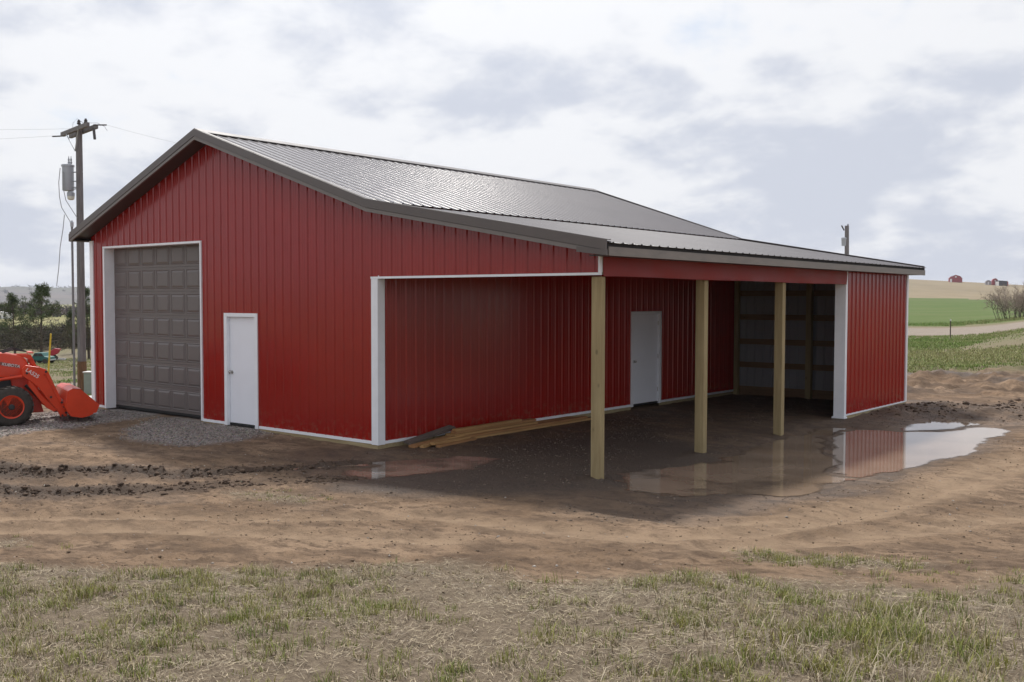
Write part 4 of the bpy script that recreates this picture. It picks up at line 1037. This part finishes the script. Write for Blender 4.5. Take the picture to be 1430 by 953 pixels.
o = np_mesh('hill_scrub', np.concatenate(bv), np.concatenate(bf), MAT['leaf'], colors=np.concatenate(bc)); tag(o, 'scrub dotted over the far hills on the left', 'scrub', kind='stuff')

def twigs(name, px, s, top_px, n, spread, label, cat_, seed, mat='twig', thick=.02, stems=14, group=None):
    rs = random.Random(seed); x, y, z = gz_at(px, s); H = at(px, top_px, s)[2] - z
    t = empty(name, (x, y, z)); tag(t, label, cat_, group); b = B(); tw = B()
    def grow(p, d, ln, r, lev):
        q_ = p + d * ln; m = p.lerp(q_, .5) + Vector((rs.gauss(0, .06), rs.gauss(0, .06), rs.gauss(0, .04))) * ln
        (b if lev < 2 else tw).tube([p, m, q_], [r, r * .8, r * .6], 3 if lev else 5, False)
        if lev >= n: return
        for k in range(3 if lev < n - 1 else 4):
            e = (d + Vector((rs.gauss(0, .55), rs.gauss(0, .55), rs.gauss(.12, .35)))).normalized()
            grow(p.lerp(q_, .30 + .70 * rs.random()), e, ln * (.55 + .25 * rs.random()), r * .74, lev + 1)
    for k in range(stems):
        a = rs.random() * 6.28; rr2 = spread * math.sqrt(rs.random())
        grow(Vector((math.cos(a) * rr2, math.sin(a) * rr2, -.05)), Vector((math.cos(a) * .35, math.sin(a) * .35, 1)).normalized(), H * (.36 + .14 * rs.random()), thick, 0)
    b.build('stems', MAT['bark'], t); tw.build('twigs', MAT[mat], t)
twigs('bare_shrub', 1415, 92, 398, 4, 2.0, 'bare tan shrub at the right edge above the dirt track', 'shrub', 4, thick=.024, stems=40)
twigs('bare_shrub', 1452, 95, 400, 4, 1.8, 'bare shrub thicket cut by the right edge of the photo', 'shrub', 14, thick=.024, stems=34)
twigs('bare_tree', 1112, 150, 336, 4, .2, 'bare tree whose top twigs just show above the lean-to roof', 'tree', 6, thick=.07, stems=2)

# fence post on the right
fx_, fy_, fz_ = gz_at(1327, 58)
fp = empty('fence_post', (fx_, fy_, fz_), .4); tag(fp, 'lone dark steel fence post beside the dirt track', 'fence post')
ft = at(1327, 446, 58)[2] - fz_
tp = B(); tp.box(-.03, .03, -.008, .008, -.2, ft - .10); tp.box(-.008, .008, .009, .045, -.2, ft - .10); tp.build('stake', MAT['steel_post'], fp)
tp = B(); tp.box(-.032, .032, -.010, .010, ft - .099, ft); tp.box(-.010, .010, .011, .047, ft - .099, ft); tp.build('painted_top', MAT['far_white'], fp)

# far pole behind the roof
qx, qy, qz = gz_at(1182, 75)
fp2 = empty('utility_pole', (qx, qy, qz)); tag(fp2, 'distant utility pole showing above the lean-to roof with grey transformer', 'utility pole')
qt = at(1179.5, 316, 75)[2] - qz
B().tube([(0, 0, -.3), (-RH[0] * .1, -RH[1] * .1, qt)], [.19, .15], 10).build('pole', MAT['polewood'], fp2, smooth=True)
zt_ = at(1178, 338, 75)[2] - qz
B().lathe((-.30 * RH[0], -.30 * RH[1], zt_ - .32), (0, 0, 1), [(0, .17), (.5, .19), (.54, .21), (.62, .18), (.64, .03)], 14).build('transformer', MAT['grey_paint'], fp2, smooth=True)
B().tube([(-.30 * RH[0], -.30 * RH[1], qt - .35), (-.50 * RH[0], -.50 * RH[1], qt + .02)], .05, 6).build('fuse_cutout', MAT['ceramic'], fp2)
B().lathe((-.02, 0, qt), (0, 0, 1), [(0, .04), (.08, .05), (.14, .02)], 8).build('insulator', MAT['ceramic'], fp2)

# far farm buildings on the stubble hill
def farm(px, s, w, h, style, label, wall_m, roof_m, ln):
    x, y, z = gz_at(px, s); o = empty('far_barn', (x, y, z), YAW - .35 if style != 'shed' else YAW); tag(o, label, 'barn', 'farm buildings on the far hill')
    if style == 'gambrel': pr2 = [(-w/2, 0), (w/2, 0), (w/2, h*.5), (w*.34, h*.8), (0, h), (-w*.34, h*.8), (-w/2, h*.5)]
    elif style == 'arch': pr2 = [(-w/2, 0), (w/2, 0)] + [(w/2 * math.cos(q_), h * .45 + h * .55 * math.sin(q_)) for q_ in np.linspace(0, math.pi, 9)]
    else: pr2 = [(-w/2, 0), (w/2, 0), (w/2, h*.9), (-w/2, h)]
    B().prism([(a, 0, b_) for a, b_ in pr2], (0, ln, 0)).build('walls', MAT[wall_m], o)
    up_ = pr2[2:]; rb = B()
    for (a, b_), (c, d) in zip(up_[:-1], up_[1:]):
        rb.prism([(a * 1.03, -.2, b_ + .05), (c * 1.03, -.2, d + .05), (c * 1.03, -.2, d + .22), (a * 1.03, -.2, b_ + .22)], (0, ln + .4, 0))
    rb.build('roof', MAT[roof_m], o)
    return o, w, h
z0_ = -1.2
o, w, h = farm(1333, 640, 7.6, 4.6, 'gambrel', 'larger red gambrel barn on the crest of the stubble hill', 'barn_red', 'barn_red', 9)
B().box(-w/2 + .4, -w/2 + 1.6, -.12, -.02, 0, 2.2).build('door', MAT['far_white'], o); B().box(-.5, .5, -.12, -.02, 3.1, 3.9).build('window', MAT['far_white'], o); B().box(-1.2, 1.2, -.14, -.02, 0, 2.4).build('door', MAT['barn_red'], o)
o, w, h = farm(1388, 610, 3.2, 4.0, 'arch', 'small red round-topped barn beside the dark shed on the hill', 'barn_red', 'barn_red', 6)
B().box(-.3, .3, -.12, -.02, 2.4, 3.0).build('window', MAT['far_white'], o); B().box(-.6, .6, -.12, -.02, 0, 1.9).build('door', MAT['barn_red'], o)
o, w, h = farm(1378.5, 615, 3.0, 2.6, 'arch', 'low grey round-topped shed left of the small red barn', 'far_grey', 'far_grey', 6)
B().box(-.4, .4, -.12, -.02, 0, 1.6).build('door', MAT['far_white'], o)
o, w, h = farm(1399, 605, 5.0, 3.0, 'shed', 'dark open-fronted shed at the right end of the hill farm', 'far_dark', 'far_dark', 4)
B().box(-w/2 - .25, -w/2 - .01, -.1, 4, 0, 2.6).build('end_wall', MAT['far_white'], o); B().box(w/2 + .01, w/2 + .6, -.1, 4, 0, 2.6).build('end_wall', MAT['barn_red'], o)
o, w, h = farm(1395, 620, 1.8, 1.9, 'shed', 'tiny grey lean shed between the red barn and dark shed', 'far_grey', 'far_grey', 3)
B().box(-.3, .3, -.1, -.02, 0, 1.5).build('door', MAT['barn_red'], o)
x, y, z = gz_at(2, 190)
hs_ = empty('farmhouse', (x, y, z), YAW); tag(hs_, 'far white farmhouse at the left edge beyond the pines', 'house')
hs_.scale = (.55,) * 3
B().box(-2.4, 2.2, 0, 4, 0, 1.5).build('wall', MAT['far_white'], hs_); B().prism([(-2.6, -.2, 1.501), (2.4, -.2, 1.501), (-.1, -.2, 2.6)], (0, 4.4, 0)).build('roof', MAT['far_white'], hs_)
B().box(-.5, .1, -.06, -.01, 0, 1.2).build('door', MAT['far_grey'], hs_); B().box(.8, 1.5, -.06, -.01, .6, 1.2).build('window', MAT['far_dark'], hs_)

# ------------------------------------------------------------------ loose stones and clods
def rocks(name, xs, ys, size, cols, label, cat_, squash=.6, sink=.3):
    n = len(xs); base = np.array([(1,0,0),(-1,0,0),(0,1,0),(0,-1,0),(0,0,1),(0,0,-1)], float)
    F0 = np.array([(0,2,4),(2,1,4),(1,3,4),(3,0,4),(2,0,5),(1,2,5),(3,1,5),(0,3,5)])
    zs_ = height(xs, ys)
    P = base[None] * (1 + .35 * rng.normal(size=(n, 6, 1))) + .25 * rng.normal(size=(n, 6, 3))
    P[:, :, 2] *= squash; a = rng.random(n) * 6.28; ca, sa_ = np.cos(a)[:, None], np.sin(a)[:, None]
    X = P[:, :, 0] * ca - P[:, :, 1] * sa_; Y = P[:, :, 0] * sa_ + P[:, :, 1] * ca
    P = np.stack([X, Y, P[:, :, 2]], -1) * size[:, None, None]
    P += np.stack([xs, ys, zs_ + size * squash * (1 - sink * 2)], -1)[:, None]
    F = (F0[None] + (np.arange(n) * 6)[:, None, None]).reshape(-1, 3)
    o = np_mesh(name, P.reshape(-1, 3), F, MAT['stone'], colors=np.repeat(cols, 6, 0)); return tag(o, label, cat_, kind='stuff')
def scatter(n, x0, x1, y0, y1, keep):
    x = rng.uniform(x0, x1, n); y = rng.uniform(y0, y1, n); k = keep(x, y); return x[k], y[k]
def bbox(P): a = np.array(P); return a[:, 0].min() - .3, a[:, 0].max() + .3, a[:, 1].min() - .3, a[:, 1].max() + .3
gxs, gys = [], []
for P in (P_GRAVEL1, P_GRAVEL2):
    x, y = scatter(16000, *bbox(P), lambda x, y: sdf(x, y, P) + .35 * fbm(x * .9, y * .9, 4, 101) + .15 * rng.normal(size=x.shape) > 0)
    gxs.append(x); gys.append(y)
x, y = np.concatenate(gxs), np.concatenate(gys); k = (y < -.04) | (x < -.1); x, y = x[k], y[k]
cg = np.array((.29, .255, .23)) * (.5 + .9 * rng.random((len(x), 1))) * (1 + .06 * rng.normal(size=(len(x), 3)))
rocks('gravel', x, y, .008 + .016 * rng.random(len(x)) ** 2, np.clip(cg, .05, .7), 'loose grey gravel spread before the overhead and walk doors', 'gravel')
P = P_PAD
x, y = scatter(9000, 9.2, 16, -3.2, 12.2, lambda x, y: (sdf(x, y, P_WET_SHADE) + .4 * rng.normal(size=x.shape) > 0) & (sdf(x, y, P_MAIN) < 0) & (fbm(x * .7, y * .7, 3, 5) > -.35))
cg = np.array((.15, .115, .09)) * (.6 + .9 * rng.random((len(x), 1)))
rocks('wet_pebbles', x, y, .006 + .012 * rng.random(len(x)) ** 2, cg, 'dark wet pebbles on the ground under the lean-to', 'pebbles')
x, y = scatter(70000, 2, 24, -9, 8, lambda x, y: (su(x, y)[0] > 6.5) & (sdf(x, y, P_WET_SHADE) < .2) & (sdf(x, y, [(0, -.2), (16, -.2), (16, 13), (0, 13)]) < 0) & (fbm(x * .5, y * .5, 3, 55) + .3 * rng.normal(size=x.shape) > .1))
lt = rng.random((len(x), 1))
cg = np.where(lt < .88, np.array((.19, .135, .092)) * (.55 + .7 * rng.random((len(x), 1))), np.array((.40, .36, .32)) * (.7 + .5 * rng.random((len(x), 1))))
rocks('soil_crumbs', x, y, .0035 + .013 * rng.random(len(x)) ** 5, cg, 'soil crumbs and pale pebbles scattered over the bare dirt', 'soil')
xs_, ys_, ss_ = [], [], []
for line in (RUT1, RUT2):
    for _ in range(1600):
        i = rng.integers(0, len(line) - 1); t = rng.random(); p = np.array(line[i]) * (1 - t) + np.array(line[i + 1]) * t
        p = p + rng.normal(size=2) * .17
        if p[0] > 10.8 or rng.random() < (p[0] - 7.5) / 5: continue
        xs_.append(p[0]); ys_.append(p[1]); ss_.append(.008 + .036 * rng.random() ** 3)
for _ in range(2600):
    t = rng.random() * 1.9; p = np.array((13.7, 10.6)) * (1 - t) + np.array((18.5, 14.6)) * t + rng.normal(size=2) * (.8 + .8 * max(t - .6, 0))
    if p[0] < W + .1: continue
    xs_.append(p[0]); ys_.append(p[1]); ss_.append(.010 + (.035 + .05 * t) * rng.random() ** 3)
cg = np.array((.095, .064, .045)) * (.6 + .8 * rng.random((len(xs_), 1)))
rocks('mud_clods', np.array(xs_), np.array(ys_), np.array(ss_), cg, 'dark clods of churned mud along the wheel ruts', 'mud', .65, .42)

# ------------------------------------------------------------------ grass
def blades(name, x, y, ln, lean, width, cols, label, stiff=.5):
    n = len(x); z = height(x, y) - .006; a = rng.random(n) * 6.283
    dx, dy = np.cos(a), np.sin(a); sx, sy_ = -dy, dx
    base = np.stack([x, y, z], 1)
    h1 = ln * .55; p1 = base + np.stack([dx * h1 * lean * stiff, dy * h1 * lean * stiff, h1 * np.sqrt(np.maximum(1 - (lean * stiff) ** 2, .02))], 1)
    h2 = ln * .45; l2 = np.minimum(lean * 1.15, .985); p2 = p1 + np.stack([dx * h2 * l2, dy * h2 * l2, h2 * np.sqrt(np.maximum(1 - l2 ** 2, .0)) - h2 * .25 * (lean > .8)], 1)
    p2[:, 2] = np.maximum(p2[:, 2], z + .004)
    S = np.stack([sx, sy_, np.zeros(n)], 1) * width[:, None]
    P = np.stack([base - S, base + S, p1 - S * .75, p1 + S * .75, p2], 1).reshape(-1, 3)
    F = (np.array([(0,1,3),(0,3,2),(2,3,4)])[None] + (np.arange(n) * 5)[:, None, None]).reshape(-1, 3)
    return tag(np_mesh(name, P, F, MAT['blade'], colors=np.repeat(cols, 5, 0)), label, 'grass', kind='stuff')
def gdens(x, y):
    d = sstep(-.3, .4, sdf(x, y, P_GRASS) + .45 * fbm(x * .9, y * .9, 4, 101))
    for P in (P_PATCH, P_STRIP, P_CORNER): d = np.maximum(d, sstep(-.2, .25, sdf(x, y, P) + .25 * fbm(x * .9, y * .9, 4, 101)))
    return d
def inview(x, y):
    s, u = su(x, y); return (s > 2.6) & (np.abs(u) < .60 * s + 2.0)
# dry matted thatch: single flat straws
def straws(name, x, y, ln, width, cols, label):
    n = len(x); z = height(x, y); a = math.pi * .25 * rng.normal(size=n) + 2.0 * fbm(x * 1.3, y * 1.3, 2, 141) + math.pi * (rng.random(n) < .5)
    dx, dy = np.cos(a) * ln, np.sin(a) * ln; z2 = height(x + dx, y + dy)
    p0 = np.stack([x, y, z + .004 + .012 * rng.random(n)], 1); p1 = np.stack([x + dx, y + dy, z2 + .006 + .03 * rng.random(n) ** 2], 1)
    S = np.stack([-dy / ln, dx / ln, .5 * rng.normal(size=n)], 1) * width[:, None]
    P = np.stack([p0 - S, p0 + S, p1], 1).reshape(-1, 3)
    return tag(np_mesh(name, P, np.arange(n * 3).reshape(-1, 3), MAT['blade'], colors=np.repeat(cols, 3, 0)), label, 'grass', kind='stuff')
def close(x, y): return inview(x, y) & (su(x, y)[0] > 3.3)
x, y = scatter(420000, 9, 24, -12, 2, lambda x, y: close(x, y) & (rng.random(x.shape) < gdens(x, y) * (.2 + .8 * sstep(-.4, .3, fbm(x * 2.1, y * 2.1, 4, 131, .6)))))
n = len(x); c = np.array((.43, .355, .24)) * (.45 + .8 * rng.random((n, 1))) * (1 + .10 * fbm(x * .8, y * .8, 3, 133)[:, None])
c = np.where(rng.random((n, 1)) < .25, c * np.array((.90, .90, 1.0)), c)
straws('dry_thatch', x, y, .03 + .07 * rng.random(n) ** 1.8, .0011 + .0011 * rng.random(n), np.clip(c, .02, .7), 'dry matted straw-coloured thatch in the foreground')
# tufts: fresh green, yellowing and straw bunches growing together
tx_, ty_ = scatter(26000, 9, 24, -12, 2, lambda x, y: close(x, y) & (rng.random(x.shape) < gdens(x, y) * (.12 + .88 * sstep(-.25, .4, fbm(x * 1.0, y * 1.0, 4, 151, .65)))))
m0 = len(tx_); ex_, ey_ = [], []
for P, k in ((P_PATCH, 26), (P_STRIP, 90), (P_CORNER, 24)):
    a, b_ = scatter(k * 8, *bbox(P), lambda x, y: (sdf(x, y, P) + .3 * rng.normal(size=x.shape) > .0) & (sdf(x, y, P) > -.35)); ex_.append(a[:k]); ey_.append(b_[:k])
tx_ = np.concatenate([tx_] + ex_); ty_ = np.concatenate([ty_] + ey_); m = len(tx_)
ts, tu = su(tx_, ty_); tr2 = tu / np.maximum(ts, 1)
lush = sstep(.12, .45, tr2) * sstep(7.2, 5.2, ts)
big_ = (.35 + 1.0 * rng.random(m) ** 2.5) * (1 + .5 * lush); big_[m0:] *= .6
kind_ = fbm(tx_ * .9, ty_ * .9, 3, 157) + .55 * rng.normal(size=m)              # <0 green, >0 straw
nb = np.clip(10 + 34 * big_ ** 1.5, 8, 110).astype(int); ti = np.repeat(np.arange(m), nb); n = len(ti)
off = rng.normal(size=(n, 2)) * (.042 * big_[ti])[:, None]
x = tx_[ti] + off[:, 0]; y = ty_[ti] + off[:, 1]
hue = np.clip(rng.random(m) * .8 + .1, 0, 1)[ti][:, None]
cgn = np.array((.165, .225, .05)) * (1 - hue) + np.array((.40, .37, .11)) * hue
cst = np.array((.46, .37, .22)) * (1 - hue) + np.array((.37, .315, .23)) * hue
isdry = (rng.random(n) < np.clip(.33 + .5 * kind_, .10, .95)[ti])[:, None]; isdry[ti >= m0] = rng.random(((ti >= m0).sum(), 1)) < .2
c = np.where(isdry, cst, cgn) * (.5 + .75 * rng.random((n, 1)))
ln = (.030 + .062 * rng.random(n)) * big_[ti] ** .8 * np.where(isdry[:, 0], 1.15, 1.0)
lean = np.clip(.35 + .45 * rng.random(n) + .25 * isdry[:, 0] * rng.random(n), 0, .97)
blades('grass_tufts', x, y, ln, lean, .0013 + .0014 * rng.random(n), c, 'tufts of green and yellowing grass in the foreground turf', .6)
# tall dry stalks at the right
x, y = scatter(30000, 15, 23, -10, 0, lambda x, y: close(x, y) & (rng.random(x.shape) < gdens(x, y) * sstep(.0, .4, su(x, y)[1] / np.maximum(su(x, y)[0], 1)) * sstep(-.15, .35, fbm(x * 1.1, y * 1.1, 3, 161)) * sstep(7.0, 5, su(x, y)[0])))
n = len(x); c = np.array((.40, .335, .235)) * (.6 + .6 * rng.random((n, 1)))
blades('dry_stalks', x, y, .08 + .15 * rng.random(n), .55 + .42 * rng.random(n), .0018 + .0014 * rng.random(n), c, 'longer pale dry stalks in the right foreground', .7)
print('blades', len(ti), 'tufts', m)
# coarser grass farther off, right bank and left yard
def fargrass(name, s0, s1, a0, a1, n_t, lnr, label, cond=None):
    s = rng.uniform(s0, s1, n_t); a = rng.uniform(a0, a1, n_t); u = a * s
    X = CAM[0] + s * FH[0] + u * RH[0]; Y = CAM[1] + s * FH[1] + u * RH[1]
    k = fbm(X * .22, Y * .22, 3, 171) + .25 * rng.normal(size=n_t) > -.05
    if cond is not None: k &= cond(X, Y, s, a)
    X, Y, s = X[k], Y[k], s[k]; nb2 = 9; m2 = len(X)
    x = np.repeat(X, nb2) + rng.normal(size=m2 * nb2) * .14; y = np.repeat(Y, nb2) + rng.normal(size=m2 * nb2) * .14; n2_ = len(x)
    hue = np.repeat(np.clip(.38 + .9 * fbm(X * .12, Y * .12, 3, 181) + .25 * rng.normal(size=m2), 0, 1)[:, None], nb2, 0)
    c = (np.array((.16, .26, .05)) * (1 - hue) + np.array((.36, .34, .16)) * hue) * (.6 + .7 * rng.random((n2_, 1)))
    blades(name, x, y, lnr[0] + lnr[1] * rng.random(n2_), .3 + .6 * rng.random(n2_), .008 + .010 * rng.random(n2_), c, label)
fargrass('bank_grass', 33, 76, .36, .64, 16000, (.04, .10), 'rough green and straw grass on the right bank', lambda X, Y, s, a: (np.hypot(s, a * s) > 35) & (np.hypot(s, a * s) - 14 * (a - .42) < 68))
fargrass('yard_grass', 27, 60, -.64, -.40, 7000, (.03, .07), 'short green grass in the yard behind the tractor', lambda X, Y, s, a: pdist(X, Y, TRACK_L) > .9)
fargrass('field_edge_grass', 86, 96, .34, .62, 1500, (.12, .2), 'tan weeds along the near edge of the green field')

# ------------------------------------------------------------------ thin spring haze over the plain
hz = B().box(CAM[0] - 9600, CAM[0] + 9600, CAM[1] - 9600, CAM[1] + 9600, -40, 75).build('haze', None); tag(hz, kind='stuff')
hm = bpy.data.materials.new('haze_air'); hm.use_nodes = True; ht = hm.node_tree; ht.nodes.clear()
pv = ht.nodes.new('ShaderNodeVolumePrincipled'); pv.inputs['Color'].default_value = (.86, .90, 1.0, 1); pv.inputs['Density'].default_value = .00016
pv.inputs['Anisotropy'].default_value = .2
ho = ht.nodes.new('ShaderNodeOutputMaterial'); ht.links.new(pv.outputs[0], ho.inputs['Volume']); hz.data.materials.append(hm)
